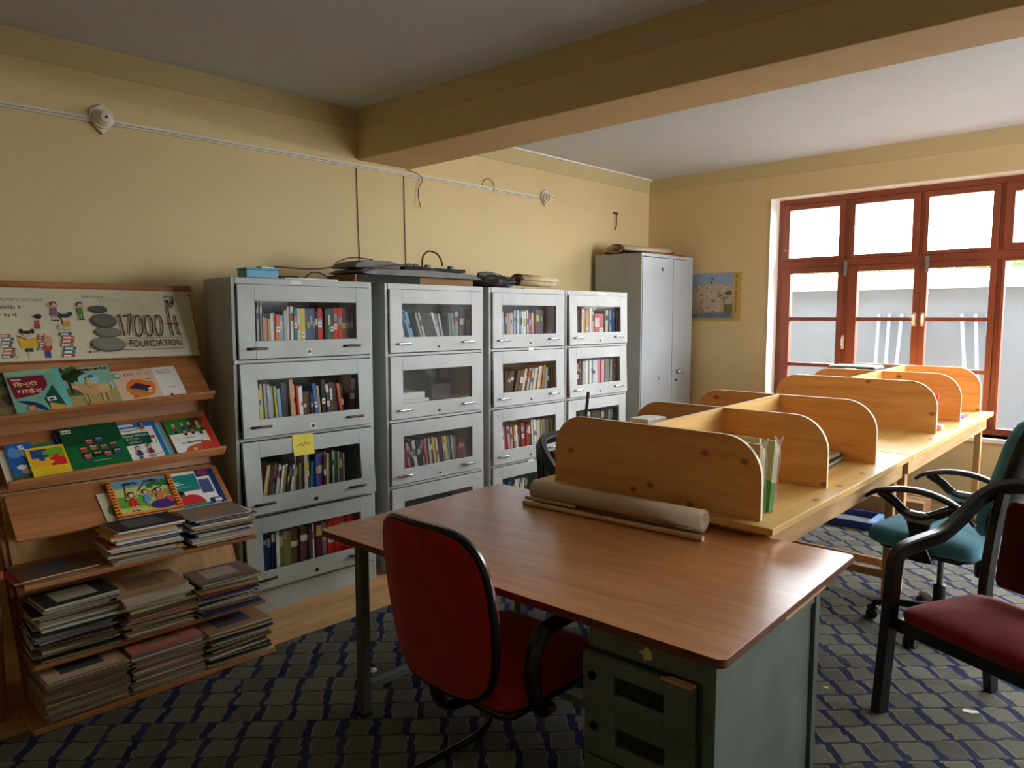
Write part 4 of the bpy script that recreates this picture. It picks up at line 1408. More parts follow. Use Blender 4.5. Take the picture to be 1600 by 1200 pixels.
def art_hindi(p, w, h):
    p.rect(w * 0.86, w, 0.0, h, (110, 196, 190)).rect(0, w * 0.86, h * 0.9, h, (150, 196, 160))
    p.poly([(w * 0.62, 0), (w * 0.9, h * 0.10), (w * 0.78, h * 0.62), (w * 0.55, h * 0.30)], (34, 86, 70))
    pts = [(0.02 * w, h * 0.86), (w * 0.68, h * 0.86)] + [(w * (0.68 + 0.02 * math.sin(k / 6 * math.pi)), h * (0.86 - 0.05 * k)) for k in range(1, 6)] + [(w * 0.60, h * 0.50), (w * 0.45, h * 0.42), (0.06 * w, h * 0.36)]
    p.poly(pts, (132, 28, 56))
    p.rect(w * 0.08, w * 0.26, h * 0.77, h * 0.82, (214, 180, 190))
    p.text('\u093f\u0939\u0928\u094d\u0926\u0940', w * 0.10, h * 0.60, h * 0.145, (240, 216, 130), w * 0.42, bold=0.01)
    p.text('\u0917\u093e\u0908\u0921', w * 0.12, h * 0.455, h * 0.125, (240, 216, 130), w * 0.46, bold=0.01)
    p.ell(w * 0.06, 0, w * 0.50, h * 0.31, (34, 56, 104), a0=0, a1=90)
    p.ell(w * 0.28, h * 0.12, 0.019, 0.019, (120, 96, 90)).ell(w * 0.28, h * 0.12, 0.014, 0.014, (232, 154, 84))
    p.rect(w * 0.60, w * 0.76, h * 0.24, h * 0.33, (232, 232, 226), 0.05).rect(w * 0.635, w * 0.725, h * 0.265, h * 0.305, (40, 40, 44), 0.05)
    p.poly([(w * 0.60, 0), (w * 0.98, 0), (w * 0.86, h * 0.12), (w * 0.62, h * 0.20)], (214, 160, 84))


def art_sliver(p, w, h):
    p.rect(0, w * 0.45, 0, h, (214, 96, 50)).rect(w * 0.45, w, 0, h, (28, 26, 30)).rect(w * 0.5, w * 0.8, h * 0.35, h * 0.6, (190, 40, 36))


def art_cow(p, w, h):
    p.rect(0, w, 0, h, (140, 186, 164)).rect(0, w, 0, h * 0.42, (172, 158, 96)).rect(0, w * 0.5, h * 0.3, h * 0.5, (84, 112, 60))
    for k in range(8):
        p.blob(w * (0.05 + 0.055 * k), h * (0.92 - 0.07 * (k % 4)), 0.026, 0.022, [(40, 66, 34), (70, 100, 40), (30, 52, 30)][k % 3], k + 30)
    p.rect(w * 0.12, w * 0.17, h * 0.35, h * 0.65, (70, 52, 36))
    p.ell(w * 0.52, h * 0.66, w * 0.20, h * 0.15, (150, 210, 206)).ell(w * 0.58, h * 0.74, w * 0.07, h * 0.04, (60, 110, 160))
    p.scribble(w * 0.34, h * 0.88, h * 0.07, w * 0.30, (120, 34, 30), 6).scribble(w * 0.70, h * 0.885, h * 0.075, w * 0.24, (100, 24, 30), 7)
    sk = (206, 160, 116)
    p.ell(w * 0.52, h * 0.42, w * 0.27, h * 0.13, sk).ell(w * 0.30, h * 0.50, w * 0.10, h * 0.10, sk).ell(w * 0.22, h * 0.50, w * 0.06, h * 0.045, (222, 180, 136)).ell(w * 0.74, h * 0.42, w * 0.12, h * 0.13, (216, 184, 130))
    for q in (0.32, 0.40, 0.66, 0.76):
        p.rect(w * q, w * (q + 0.05), h * 0.10, h * 0.36, sk)
    p.line([(w * 0.28, h * 0.58), (w * 0.25, h * 0.66)], 0.004, (230, 220, 200)).line([(w * 0.84, h * 0.48), (w * 0.92, h * 0.55), (w * 0.92, h * 0.36)], 0.006, (230, 214, 180))
    p.figure(w * 0.50, h * 0.46, h * 0.26, (224, 176, 70), hair=(30, 24, 24))
    p.rect(w * 0.36, w * 0.60, h * 0.03, h * 0.10, (196, 150, 70))


def art_axis(p, w, h):
    p.rect(0, w, 0, h, (224, 190, 160))
    p.ell(w * 0.15, h * 0.85, w * 0.10, h * 0.09, (110, 168, 140)).ell(w * 0.17, h * 0.86, w * 0.06, h * 0.04, (200, 222, 206))
    p.text('AXIS', w * 0.29, h * 0.80, h * 0.10, (140, 76, 80), w * 0.24).scribble(w * 0.58, h * 0.81, h * 0.085, w * 0.30, (198, 172, 120), 8)
    p.blob(w * 0.58, h * 0.40, w * 0.33, h * 0.30, (226, 120, 48), 12, 22, 0.12)
    p.poly([(w * 0.34, h * 0.36), (w * 0.66, h * 0.22), (w * 0.80, h * 0.30), (w * 0.80, h * 0.40), (w * 0.34, h * 0.44)], (120, 160, 50))
    p.poly([(w * 0.32, h * 0.44), (w * 0.68, h * 0.30), (w * 0.82, h * 0.44), (w * 0.50, h * 0.58)], (84, 36, 78))
    p.rect(w * 0.70, w * 0.80, h * 0.26, h * 0.30, (236, 232, 222), 0.4).rect(w * 0.72, w * 0.82, h * 0.34, h * 0.39, (236, 232, 222), 0.4)
    p.ell(w * 0.38, h * 0.15, 0.010, 0.010, (216, 84, 50)).ell(w * 0.62, h * 0.10, 0.010, 0.009, (226, 190, 80)).line([(w * 0.74, h * 0.66), (w * 0.88, h * 0.67)], 0.004, (90, 90, 80))


def art_white(p, w, h):
    p.rect(0, w, 0, h, (232, 228, 220)).rect(w * 0.35, w * 0.8, h * 0.88, h * 0.905, (170, 160, 150)).rect(w * 0.4, w * 0.8, h * 0.80, h * 0.83, (170, 160, 150)).rect(w * 0.5, w * 0.78, h * 0.33, h * 0.36, (190, 180, 150))
    p.poly([(w * 0.45, 0), (w * 0.62, 0), (w * 0.58, h * 0.14), (w * 0.52, h * 0.16)], (110, 30, 30)).poly([(w * 0.64, 0), (w * 0.74, 0), (w * 0.66, h * 0.10)], (90, 60, 40))


def art_blue(p, w, h):
    p.rect(0, w, 0, h, (48, 96, 168)).blob(w * 0.3, h * 0.75, w * 0.25, h * 0.14, (90, 150, 210), 2).rect(0, w, 0, h * 0.16, (70, 90, 50))
    p.scribble(w * 0.42, h * 0.92, w * 0.26, h * 0.50, (236, 238, 240), 14, R(-78))
    p.blob(w * 0.4, h * 0.36, w * 0.22, h * 0.07, (226, 222, 206), 7).blob(w * 0.55, h * 0.25, w * 0.2, h * 0.06, (190, 140, 96), 6)


def art_puzzle(p, w, h):
    p.rect(0, w, 0, h, (236, 202, 44)).rect(w * 0.06, w * 0.94, h * 0.30, h * 0.95, (240, 176, 40))
    p.rect(w * 0.10, w * 0.52, h * 0.62, h * 0.92, (44, 78, 140)).ell(w * 0.34, h * 0.58, w * 0.08, h * 0.07, (44, 78, 140))
    p.rect(w * 0.52, w * 0.93, h * 0.62, h * 0.92, (110, 170, 40)).ell(w * 0.48, h * 0.78, w * 0.09, h * 0.07, (110, 170, 40))
    p.rect(w * 0.54, w * 0.93, h * 0.32, h * 0.60, (208, 40, 36)).ell(w * 0.72, h * 0.63, w * 0.08, h * 0.07, (208, 40, 36)).ell(w * 0.54, h * 0.46, w * 0.09, h * 0.06, (240, 176, 40))
    for k in range(4):
        p.rect(w * 0.16, w * (0.9 - 0.1 * (k % 2)), h * (0.22 - 0.05 * k), h * (0.228 - 0.05 * k), (170, 140, 40))


def art_green(p, w, h):
    p.rect(0, w, 0, h, (20, 104, 52)).rect(0, w, h * 0.55, h, (18, 76, 44))
    p.rect(w * 0.03, w * 0.19, h * 0.86, h * 0.95, (226, 226, 216)).scribble(w * 0.05, h * 0.88, h * 0.045, w * 0.12, (40, 40, 44), 9)
    rr = random.Random(5)
    sh = [(190, 60, 90), (60, 80, 140), (206, 60, 40), (180, 110, 50), (110, 90, 60), (90, 60, 90), (214, 70, 110), (50, 44, 44)]
    k = 0
    for row, (n, y, x0) in enumerate(((2, 0.60, 0.42), (4, 0.43, 0.26), (4, 0.26, 0.26))):
        for i in range(n):
            cx, cy = w * (x0 + 0.17 * i + 0.02 * row), h * (y + 0.02 * (i % 2))
            c = sh[k % len(sh)]
            k += 1
            p.ell(cx, cy, w * 0.06, h * 0.05, c).ell(cx - w * 0.025, cy + h * 0.055, w * 0.025, h * 0.03, (214, 170, 140)).ell(cx + w * 0.03, cy + h * 0.05, w * 0.025, h * 0.03, (206, 160, 130)).ell(cx - w * 0.025, cy + h * 0.075, w * 0.026, h * 0.018, (30, 26, 26)).ell(cx + w * 0.03, cy + h * 0.072, w * 0.026, h * 0.018, (40, 30, 26))
    p.rect(w * 0.36, w * 0.66, h * 0.13, h * 0.145, (150, 200, 150)).rect(w * 0.1, w * 0.2, h * 0.16, h * 0.17, (120, 170, 120))


def art_writing(p, w, h):
    p.rect(0, w, 0, h, (36, 110, 176)).rect(0, w * 0.90, h * 0.04, h * 0.86, (232, 230, 220)).rect(w * 0.04, w * 0.5, h * 0.90, h * 0.97, (206, 206, 196))
    p.rect(0.0, w * 0.76, h * 0.42, h * 0.72, (20, 82, 56))
    p.text('READING & WRITING', w * 0.05, h * 0.63, h * 0.05, (236, 238, 230), w * 0.66).text('BUTTON', w * 0.22, h * 0.555, h * 0.045, (220, 226, 216), w * 0.28).text('LEVEL 1', w * 0.26, h * 0.47, h * 0.045, (220, 226, 216), w * 0.26)
    p.figure(w * 0.12, h * 0.08, h * 0.30, (196, 40, 44)).figure(w * 0.38, h * 0.07, h * 0.32, (44, 60, 120), legs=(30, 70, 56)).figure(w * 0.64, h * 0.08, h * 0.32, (100, 44, 92))
    p.line([(w * 0.05, h * 0.80), (w * 0.35, h * 0.78), (w * 0.6, h * 0.81)], 0.004, (90, 60, 60)).figure(w * 0.68, h * 0.74, h * 0.22, (170, 50, 70)).ell(w * 0.82, h * 0.56, 0.009, 0.010, (170, 50, 70)).line([(w * 0.85, h * 0.48), (w * 0.82, h * 0.36)], 0.003, (120, 150, 60)).line([(w * 0.5, h * 0.09), (w * 0.86, h * 0.13)], 0.003, (90, 70, 60))


def art_stripe(p, w, h):
    p.rect(0, w, 0, h, (150, 190, 130)).rect(w * 0.3, w * 0.6, 0, h, (196, 206, 130)).rect(w * 0.75, w, 0, h, (90, 150, 170))


def art_hang(p, w, h):
    p.rect(0, w, 0, h, (234, 230, 220)).rect(0, w * 0.86, h * 0.58, h, (44, 130, 56)).rect(w * 0.86, w, 0, h, (206, 50, 44))
    p.blob(w * 0.72, h * 0.86, w * 0.17, h * 0.14, (92, 44, 40), 8).blob(w * 0.78, h * 0.64, w * 0.06, h * 0.05, (40, 36, 40), 9)
    for (x, c, c2, top) in ((0.18, (206, 70, 50), (90, 90, 90), 0.62), (0.38, (40, 60, 130), (206, 120, 110), 0.54), (0.55, (60, 44, 44), (170, 100, 80), 0.55), (0.74, (206, 160, 70), (100, 110, 110), 0.52)):
        p.rect(w * (x - 0.035), w * (x + 0.035), h * 0.74, h * 0.88, (222, 170, 120)).rect(w * (x - 0.045), w * (x + 0.045), h * 0.66, h * 0.78, c).ell(w * x, h * (top + 0.06), w * 0.045, h * 0.07, c2).ell(w * x, h * top, w * 0.04, h * 0.035, (34, 28, 28))
    p.scribble(w * 0.30, h * 0.42, h * 0.03, w * 0.24, (90, 80, 80), 10).scribble(w * 0.18, h * 0.28, h * 0.05, w * 0.52, (70, 60, 60), 11)
    p.ell(w * 0.52, h * 0.04, w * 0.30, h * 0.19, (206, 84, 56), a0=0, a1=180).ell(w * 0.74, h * 0.14, w * 0.15, h * 0.16, (196, 72, 50)).rect(w * 0.1, w * 0.86, 0, h * 0.05, (196, 176, 110)).ell(w * 0.42, h * 0.10, w * 0.05, h * 0.04, (206, 190, 110))


def art_story(p, w, h):
    p.rect(0, w, 0, h, (190, 196, 110)).rect(0, w, h * 0.78, h, (110, 150, 170)).rect(0, w * 0.5, h * 0.25, h * 0.55, (96, 160, 60)).rect(w * 0.5, w, h * 0.45, h * 0.62, (176, 140, 80))
    for k in range(5):
        p.blob(w * (0.62 + 0.07 * k), h * (0.78 + 0.05 * (k % 2)), w * 0.06, h * 0.06, (40, 110, 50), k + 60, 10, 0.5)
    for (a, c, d, e) in ((0.2, 0.42, 0.26, 0.9), (0.42, 0.66, 0.55, 0.86), (0.62, 0.60, 0.80, 0.72)):
        p.line([(w * a, h * c), (w * d, h * e)], 0.006, (84, 56, 40))
    p.scribble(w * 0.22, h * 0.84, h * 0.09, w * 0.24, (60, 34, 70), 12).scribble(w * 0.56, h * 0.86, h * 0.08, w * 0.22, (60, 34, 70), 13)
    p.figure(w * 0.30, h * 0.14, h * 0.52, (206, 40, 36), arm=-0.05).figure(w * 0.52, h * 0.22, h * 0.46, (84, 150, 190), arm=-0.1).figure(w * 0.72, h * 0.26, h * 0.42, (222, 110, 60), arm=-0.15)
    p.ell(w * 0.74, h * 0.22, w * 0.20, h * 0.12, (74, 44, 110)).blob(w * 0.88, h * 0.32, w * 0.07, h * 0.10, (196, 70, 90), 4)
    for x0 in (0.0, 0.92):
        p.rect(w * x0, w * (x0 + 0.08), 0, h, (228, 140, 50))
        for k in range(12):
            p.rect(w * x0, w * (x0 + 0.06), h * (0.02 + 0.083 * k), h * (0.055 + 0.083 * k), (110, 24, 26))
    p.rect(w * 0.08, w * 0.92, 0, h * 0.08, (228, 140, 60)).rect(0, w, 0, h * 0.03, (140, 40, 70))


def art_teal(p, w, h):
    p.rect(0, w, 0, h, (232, 230, 224)).rect(0, w * 0.60, h * 0.46, h * 0.92, (24, 128, 112)).rect(0, w * 0.75, 0, h * 0.06, (24, 128, 112)).rect(0, w * 0.62, h * 0.44, h * 0.46, (180, 60, 70))
    p.rect(w * 0.08, w * 0.24, h * 0.70, h * 0.73, (200, 226, 220)).rect(w * 0.08, w * 0.30, h * 0.64, h * 0.67, (220, 236, 230)).rect(w * 0.08, w * 0.42, h * 0.56, h * 0.57, (200, 226, 220))
    p.rect(w * 0.88, w, 0, h, (30, 50, 104)).rect(w * 0.68, w * 0.90, 0.02 * h, h * 0.16, (30, 50, 104)).rect(w * 0.62, w * 0.92, h * 0.80, h, (30, 44, 96)).rect(w * 0.65, w * 0.88, h * 0.84, h * 0.97, (130, 50, 90)).rect(w * 0.62, w * 0.84, h * 0.32, h * 0.72, (70, 84, 130))
    p.rect(w * 0.78, w * 0.92, h * 0.04, h * 0.13, (222, 222, 222))
    p.ell(w * 0.34, h * 0.06, w * 0.26, h * 0.28, (196, 48, 52), a0=0, a1=180).ell(w * 0.16, h * 0.36, w * 0.09, h * 0.09, (120, 76, 60)).ell(w * 0.15, h * 0.41, w * 0.09, h * 0.06, (30, 26, 28))


def art_cream(p, w, h):
    p.rect(0, w, 0, h, (216, 212, 184)).ell(w * 0.5, h * 0.35, w * 0.3, h * 0.2, (110, 130, 70))


display_book(0, 0.700, 0.905, 0.262, 0.0, 0.006, (104, 112, 66), 'dark green forest-picture book at the left end of the top rack shelf', art_forest)
display_book(0, 0.985, 1.008, 0.255, 0.0, 0.008, (40, 34, 36), 'narrow black and orange book edge right of the Hindi guide', art_sliver)
display_book(0, 0.770, 0.985, 0.255, 0.007, 0.010, (120, 180, 160), 'teal Hindi guide book with a maroon panel on the top rack shelf', art_hindi)
display_book(0, 0.975, 1.195, 0.250, 0.009, 0.006, (140, 186, 164), 'picture book with a cow and child on the top rack shelf', art_cow)
display_book(0, 1.345, 1.500, 0.214, 0.0, 0.004, (232, 228, 220), 'plain white booklet at the right of the top rack shelf', art_white)
display_book(0, 1.185, 1.385, 0.206, 0.005, 0.005, (224, 190, 160), 'peach workbook showing a purple book on the top rack shelf', art_axis)
display_book(1, 0.700, 0.760, 0.200, 0.0, 0.003, (220, 216, 200), 'white booklet edge at the left end of the second rack shelf', None)
display_book(1, 0.800, 0.965, 0.205, 0.0, 0.006, (40, 120, 96), 'blue-green book behind the yellow puzzle book on second rack shelf', lambda p, w, h: p.rect(0, w, 0, h, (46, 120, 84)).rect(w * 0.72, w, 0, h, (40, 86, 150)).rect(w * 0.05, w * 0.4, h * 0.75, h * 0.86, (150, 180, 160)))
display_book(1, 0.925, 0.985, 0.245, 0.007, 0.006, (34, 66, 124), 'dark blue book edge beside the large green book', lambda p, w, h: p.rect(0, w * 0.5, 0, h, (28, 54, 110)))
display_book(1, 0.728, 0.830, 0.220, 0.005, 0.006, (48, 96, 168), 'blue storybook at the left of the second rack shelf', art_blue)
display_book(1, 0.795, 0.945, 0.172, 0.014, 0.006, (236, 202, 44), 'yellow puzzle-piece book on the second rack shelf', art_puzzle)
display_book(1, 1.325, 1.388, 0.236, 0.0, 0.004, (150, 190, 130), 'pale green and yellow booklet edge in the middle of second rack shelf', art_stripe)
display_book(1, 1.160, 1.362, 0.252, 0.005, 0.006, (36, 110, 176), 'blue-edged reading and writing workbook with drawn children', art_writing)
display_book(1, 0.945, 1.190, 0.262, 0.014, 0.008, (20, 104, 52), 'large dark green textbook with rows of small faces', art_green)
display_book(1, 1.402, 1.612, 0.238, 0.0, 0.008, (206, 50, 44), 'red-edged storybook with upside-down children on second rack shelf', art_hang)
display_book(2, 1.045, 1.135, 0.165, 0.0, 0.003, (216, 212, 184), 'cream booklet edge left of the bright storybook on lowest slope', art_cream, R(2), 0.006)
display_book(2, 1.350, 1.590, 0.222, 0.0, 0.006, (120, 190, 220), 'teal magazine with a red-shirted figure on the lowest slope', art_teal)
display_book(2, 1.085, 1.375, 0.220, 0.0065, 0.008, (228, 140, 60), 'bright orange-bordered storybook with dancing figures on the lowest slope', art_story, R(-1))

# ---------------------------------------------------------------- stacks of magazines
MCOL = dict(white=(222, 218, 206), cream=(206, 192, 158), grey=(128, 126, 120), dark=(54, 50, 48), blue=(40, 62, 112), red=(170, 60, 44), brown=(116, 84, 58), green=(66, 100, 56), tan=(178, 148, 108), orange=(196, 130, 62), pink=(190, 120, 120))


def magazine_stack(yc, xf, z, n, t0, t1, words, where, seed, L=0.285, Wd=0.205, edge=None, tops=None, jit=1.6):
    rr = random.Random(seed)
    lst = []
    for k in range(n):
        cn = words[k % len(words)] if rr.random() < 0.7 else rr.choice(words)
        if tops and k == n - 1:
            cn = tops
        th = rr.uniform(t0, t1)
        l = L * rr.uniform(0.94, 1.03)
        w = Wd * rr.uniform(0.94, 1.03)
        c = rgb(*[min(255, max(0, v + rr.uniform(-12, 12))) for v in MCOL[cn]])
        pg = edge or rr.choice([(206, 200, 182), (190, 182, 160), (214, 210, 196), (170, 160, 138), (122, 112, 96)])
        pc = rgb(*pg)
        m = MB()
        cur = rr.uniform(-0.003, 0.004)
        # folded spine at one long side: pages block, cover above and below, spine strip
        m.box(-w / 2, w / 2 - 0.002, -l / 2, l / 2, 0.0006, th - 0.0008, col=pc)
        m.box(-w / 2, w / 2, -l / 2, l / 2, th - 0.0008, th, col=c)
        m.box(-w / 2, w / 2, -l / 2, l / 2, 0, 0.0006, col=c)
        if rr.random() < 0.45:
            m.box(w / 2 - 0.002, w / 2, -l / 2, l / 2, 0.0006, th - 0.0008, col=c)
        if k == n - 1:
            m.box(-w * 0.35, w * 0.30, -l * 0.3, l * 0.25, th, th + 0.0003, col=rgb(*rr.choice([(150, 120, 90), (90, 90, 96), (190, 180, 160)])))
        o = m.build('magazine', 'print', loc=(xf - Wd / 2 + rr.uniform(-0.010, 0.008) * jit, yc + rr.uniform(-0.014, 0.014) * jit, z), rot=(0, 0, R(rr.uniform(-2.5, 2.5) * jit)))
        lst.append((o, cn, th))
        z += th + 0.0003
    for k, (o, cn, th) in enumerate(lst):
        q = n - 1 - k
        nm = dict(dark='black', tan='tan', cream='cream').get(cn, cn)
        pos = 'topmost' if q == 0 else ('%s from top' % ORD[q])
        tag(o, '%s magazine %s of the %s' % (nm, pos, where), 'magazine', 'magazines stacked on the rack')
    return z


ST = magazine_stack
ST(0.80, -3.30, 0.5484, 3, 0.004, 0.006, ['orange', 'red', 'grey'], 'low left pile, upper flat shelf', 11, tops='brown')
ST(1.135, -3.285, 0.5484, 17, 0.006, 0.0105, ['white', 'grey', 'white', 'orange', 'red', 'dark', 'cream', 'white', 'brown', 'red', 'blue'], 'middle stack of the upper flat shelf', 12, tops='dark')
ST(1.475, -3.288, 0.5484, 15, 0.006, 0.0105, ['white', 'tan', 'cream', 'dark', 'blue', 'white', 'grey', 'cream'], 'right stack of the upper flat shelf', 13, tops='grey')
ST(0.835, -3.212, 0.2464, 22, 0.007, 0.012, ['green', 'dark', 'white', 'grey', 'cream', 'brown', 'white', 'dark', 'blue', 'grey', 'tan'], 'left stack of the lower flat shelf', 14, tops='dark')
ST(1.145, -3.205, 0.2464, 13, 0.006, 0.010, ['cream', 'white', 'tan', 'red', 'cream', 'brown'], 'middle stack of the lower flat shelf', 15)
ST(1.130, -3.215, 0.3600, 6, 0.012, 0.015, ['white', 'cream'], 'pale pile topping the lower shelf middle stack', 16, edge=(222, 216, 204), tops='tan')
ST(1.460, -3.205, 0.2464, 18, 0.006, 0.011, ['blue', 'cream', 'red', 'white', 'tan', 'brown', 'dark', 'cream', 'white'], 'right stack of the lower flat shelf', 17, tops='grey')
ST(0.835, -3.135, 0.0352, 24, 0.005, 0.008, ['tan', 'grey', 'cream', 'tan'], 'left stack of the base shelf', 18, edge=(150, 132, 112), jit=0.5, L=0.30, Wd=0.25, tops='cream')
ST(1.150, -3.135, 0.0352, 22, 0.006, 0.009, ['tan', 'grey', 'white', 'pink'], 'middle stack of the base shelf', 19, edge=(158, 142, 124), jit=0.6, L=0.30, Wd=0.25, tops='pink')
ST(1.455, -3.125, 0.0352, 18, 0.006, 0.010, ['white', 'brown', 'dark', 'tan', 'brown', 'cream'], 'right stack of the base shelf', 20, L=0.29, Wd=0.25, tops='tan')

# ---------------------------------------------------------------- small wooden cabinet cut by the left edge of the picture
sb = thing('wooden_cabinet', 'dark orange-brown wooden cabinet at the left edge beside the rack', 'cabinet', (-3.58, 0.32, 0))
MB().box(-0.24, 0.24, -0.27, 0.295, 0.58, 0.61).build('top', 'old_wood', sb, bevel=0.005)
MB().box(-0.22, 0.22, -0.25, 0.285, 0.03, 0.572).build('body', 'old_wood', sb, bevel=0.004)
MB().box(0.22, 0.235, -0.24, 0.275, 0.06, 0.555).build('door', 'old_wood', sb, bevel=0.004)
for (x, y) in ((-0.2, -0.23), (0.2, -0.23), (-0.2, 0.26), (0.2, 0.26)):
    MB().box(x - 0.02, x + 0.02, y - 0.02, y + 0.02, 0, 0.03).build('foot', 'old_wood', sb)

# ---------------------------------------------------------------- things lying on top of the cases
TZ = 1.80
bx = thing('blue_box', 'light blue plastic box on the bookcase nearest the rack', 'box', (-3.70, 1.80, TZ + 0.001), R(-4))
MB().box(-0.06, 0.06, 0, 0.175, 0, 0.042).build('body', 'blue_plastic', bx, bevel=0.004)
MB().box(-0.062, 0.062, -0.002, 0.177, 0.042, 0.052).build('lid', 'blue_plastic', bx, bevel=0.003)
tag(MB().box(-3.80, -3.74, 1.93, 2.01, TZ + 0.001, TZ + 0.07).build('white_carton', 'paper', bevel=0.004), 'small white carton standing behind the light blue box', 'carton')
tag(MB().box(-3.83, -3.645, 2.02, 2.35, TZ + 0.001, TZ + 0.010).build('paper_sheets', 'paper', bevel=0.002), 'thin pile of white sheets right of the light blue box', 'papers')
tag(MB().box(-3.90, -3.72, 1.99, 2.14, TZ + 0.0105, TZ + 0.022).build('dark_notebook', 'black_matt', bevel=0.002), 'black notebook behind the white sheets on the first bookcase', 'notebook')
wire('loose_cable', [(-3.85, 1.95, 1.865), (-3.80, 2.05, 1.875), (-3.78, 2.22, 1.87), (-3.78, 2.38, 1.885), (-3.79, 2.45, 1.925), (-3.80, 2.56, 1.955), (-3.80, 2.70, 1.950)], 0.004, 'wire_brown', 'brown cable arching over the first bookcase towards the flat panels', 'cable')
wire('loose_cable', [(-3.76, 2.20, 1.812), (-3.74, 2.23, 1.845), (-3.76, 2.30, 1.85), (-3.78, 2.38, 1.825), (-3.80, 2.43, 1.84)], 0.0035, 'wire_dark', 'dark short cable twig lying on the first bookcase', 'cable')
bxx = thing('flat_carton', 'flat brown cardboard carton at the bottom of the pile on second bookcase', 'carton', (-3.78, 2.46, TZ + 0.001), R(2))
MB().box(-0.15, 0.13, 0.0, 0.98, 0.0, 0.045).build('carton', 'cardboard', bxx, bevel=0.004)
MB().box(0.131, 0.134, 0.02, 0.50, 0.003, 0.043).build('dark_side', 'black_matt', bxx)
pn = thing('metal_panel', 'wide grey metal panel lying on the flat carton', 'panel', (-3.79, 2.48, TZ + 0.048))
MB().prism([(0.0, 0.012), (0.10, 0.0), (0.93, 0.0), (1.00, -0.002), (0.92, 0.030), (0.55, 0.042), (0.05, 0.034)], 'x', -0.17, 0.16).build('sheet', 'grey_board', pn, bevel=0.003)
tv = thing('plastic_casing', 'dark grey plastic device casing at the left of the pile', 'casing', (-3.82, 2.50, TZ + 0.0915))
MB().prism([(0, 0), (0.34, 0), (0.33, 0.035), (0.26, 0.048), (0.08, 0.046), (0.02, 0.026)], 'x', -0.14, 0.12).build('casing', 'grey_board', tv, bevel=0.006)
kb = thing('keyboard_tray', 'black flat tray with upright tabs on the metal panel', 'tray', (-3.80, 2.87, TZ + 0.0925))
MB().box(-0.11, 0.10, 0, 0.52, 0, 0.022).build('tray', 'black_matt', kb, bevel=0.004)
for y in (0.04, 0.10, 0.20, 0.40):
    MB().box(0.05, 0.08, y, y + 0.03, 0.022, 0.042).build('tab', 'black_plastic', kb, bevel=0.002)
wire('loose_cable', [(-3.72, 3.03, 1.92), (-3.72, 3.035, 1.98), (-3.72, 3.08, 2.02), (-3.72, 3.15, 2.01), (-3.72, 3.19, 1.97), (-3.72, 3.20, 1.93)], 0.006, 'wire_brown', 'thick looped brown cable rising from the pile on second bookcase', 'cable')
wire('loose_cable', [(-3.62, 2.50, 1.86), (-3.62, 2.70, 1.905), (-3.63, 2.90, 1.915), (-3.63, 3.05, 1.90)], 0.005, 'wire_brown', 'brown cable draped across the front of the metal panel', 'cable')


def crumple(name, yc, xc, z, ly, lx, lz, m, lb, cat, seed, amp=0.35):
    rr = random.Random(seed)
    ph = [rr.uniform(0, 6.28) for _ in range(8)]

    def fn(u, v):
        th = 2 * math.pi * u
        s = math.sin(math.pi * min(max(v, 0.001), 0.999))
        q = (s ** 0.45) * (1 + amp * (0.5 * math.sin(3 * th + ph[0] + 5 * v) + 0.3 * math.sin(7 * th + ph[1] - 9 * v) + 0.25 * math.sin(13 * v + ph[2] + 2 * th)))
        return (xc + lx / 2 * q * math.cos(th), yc + ly * (v - 0.5), z + max(0.0, lz * 0.42 + lz / 2 * q * math.sin(th)))
    mb = MB().grid(28, 22, fn)
    return tag(mb.build(name, m, smooth=50), lb, cat)


crumple('plastic_sack', 3.70, -3.76, TZ + 0.001, 0.40, 0.26, 0.095, 'dark_sack', 'crumpled dark plastic sack between second and third bookcases', 'sack', 3)
wire('dark_stick', [(-3.66, 3.47, 1.885), (-3.66, 3.53, 1.895), (-3.67, 3.62, 1.895), (-3.68, 3.68, 1.885)], 0.012, 'dark_sack', 'dark stick poking out above the crumpled sack', 'stick')
nr = MB()
spr = []
for k in range(26):
    a = k / 25 * 2 * math.pi * 1.7
    q = 0.062 - 0.0014 * k
    spr.append((q * 1.2 * math.cos(a), q * 0.85 * math.sin(a)))
np_ = len(spr)
nvs = [(-3.72 + p[0], 3.91, TZ + 0.063 + p[1]) for p in spr] + [(-3.72 + p[0] * 1.1, 4.30, TZ + 0.058 + p[1] * 0.9) for p in spr]
nr.add(nvs, [(i, i + 1, np_ + i + 1, np_ + i) for i in range(np_ - 1)])
tag(nr.build('newspaper_roll', 'newsprint', solid=0.002, smooth=50), 'rolled yellowed newspaper on the third bookcase', 'newspaper')
tag(MB().box(-3.85, -3.64, 3.91, 4.42, TZ + 0.0005, TZ + 0.0048).build('newspaper', 'newsprint'), 'flat yellowed newspaper under the rolled one on third bookcase', 'newspaper')
# on the tall cupboard
AZ = 2.176
cr = MB()
rp = []
for k in range(40):
    a = k / 39 * 2 * math.pi * 1.6 - 0.4
    q = 0.058 - 0.0006 * k
    rp.append((q * 1.85 * math.cos(a), 0.0, q * 0.80 * math.sin(a)))
P0 = Vector((-4.08, 5.625, AZ + 0.050))
P1 = Vector((-3.95, 6.25, AZ + 0.046))
nn = len(rp)
vs = [P0 + Vector(p) for p in rp] + [P1 + Vector(p) * 0.9 for p in rp]
cr.add(vs, [(i, i + 1, nn + i + 1, nn + i) for i in range(nn - 1)])
cr.cur = 0
cro = tag(cr.build('chart_roll', 'chart_paper', solid=0.002, smooth=50), 'rolled paper chart with a dark open end on the tall cupboard', 'paper roll')
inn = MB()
ir = [(0.052 * 1.85 * math.cos(k / 24 * 2 * math.pi), 0.0, 0.052 * 0.78 * math.sin(k / 24 * 2 * math.pi)) for k in range(24)]
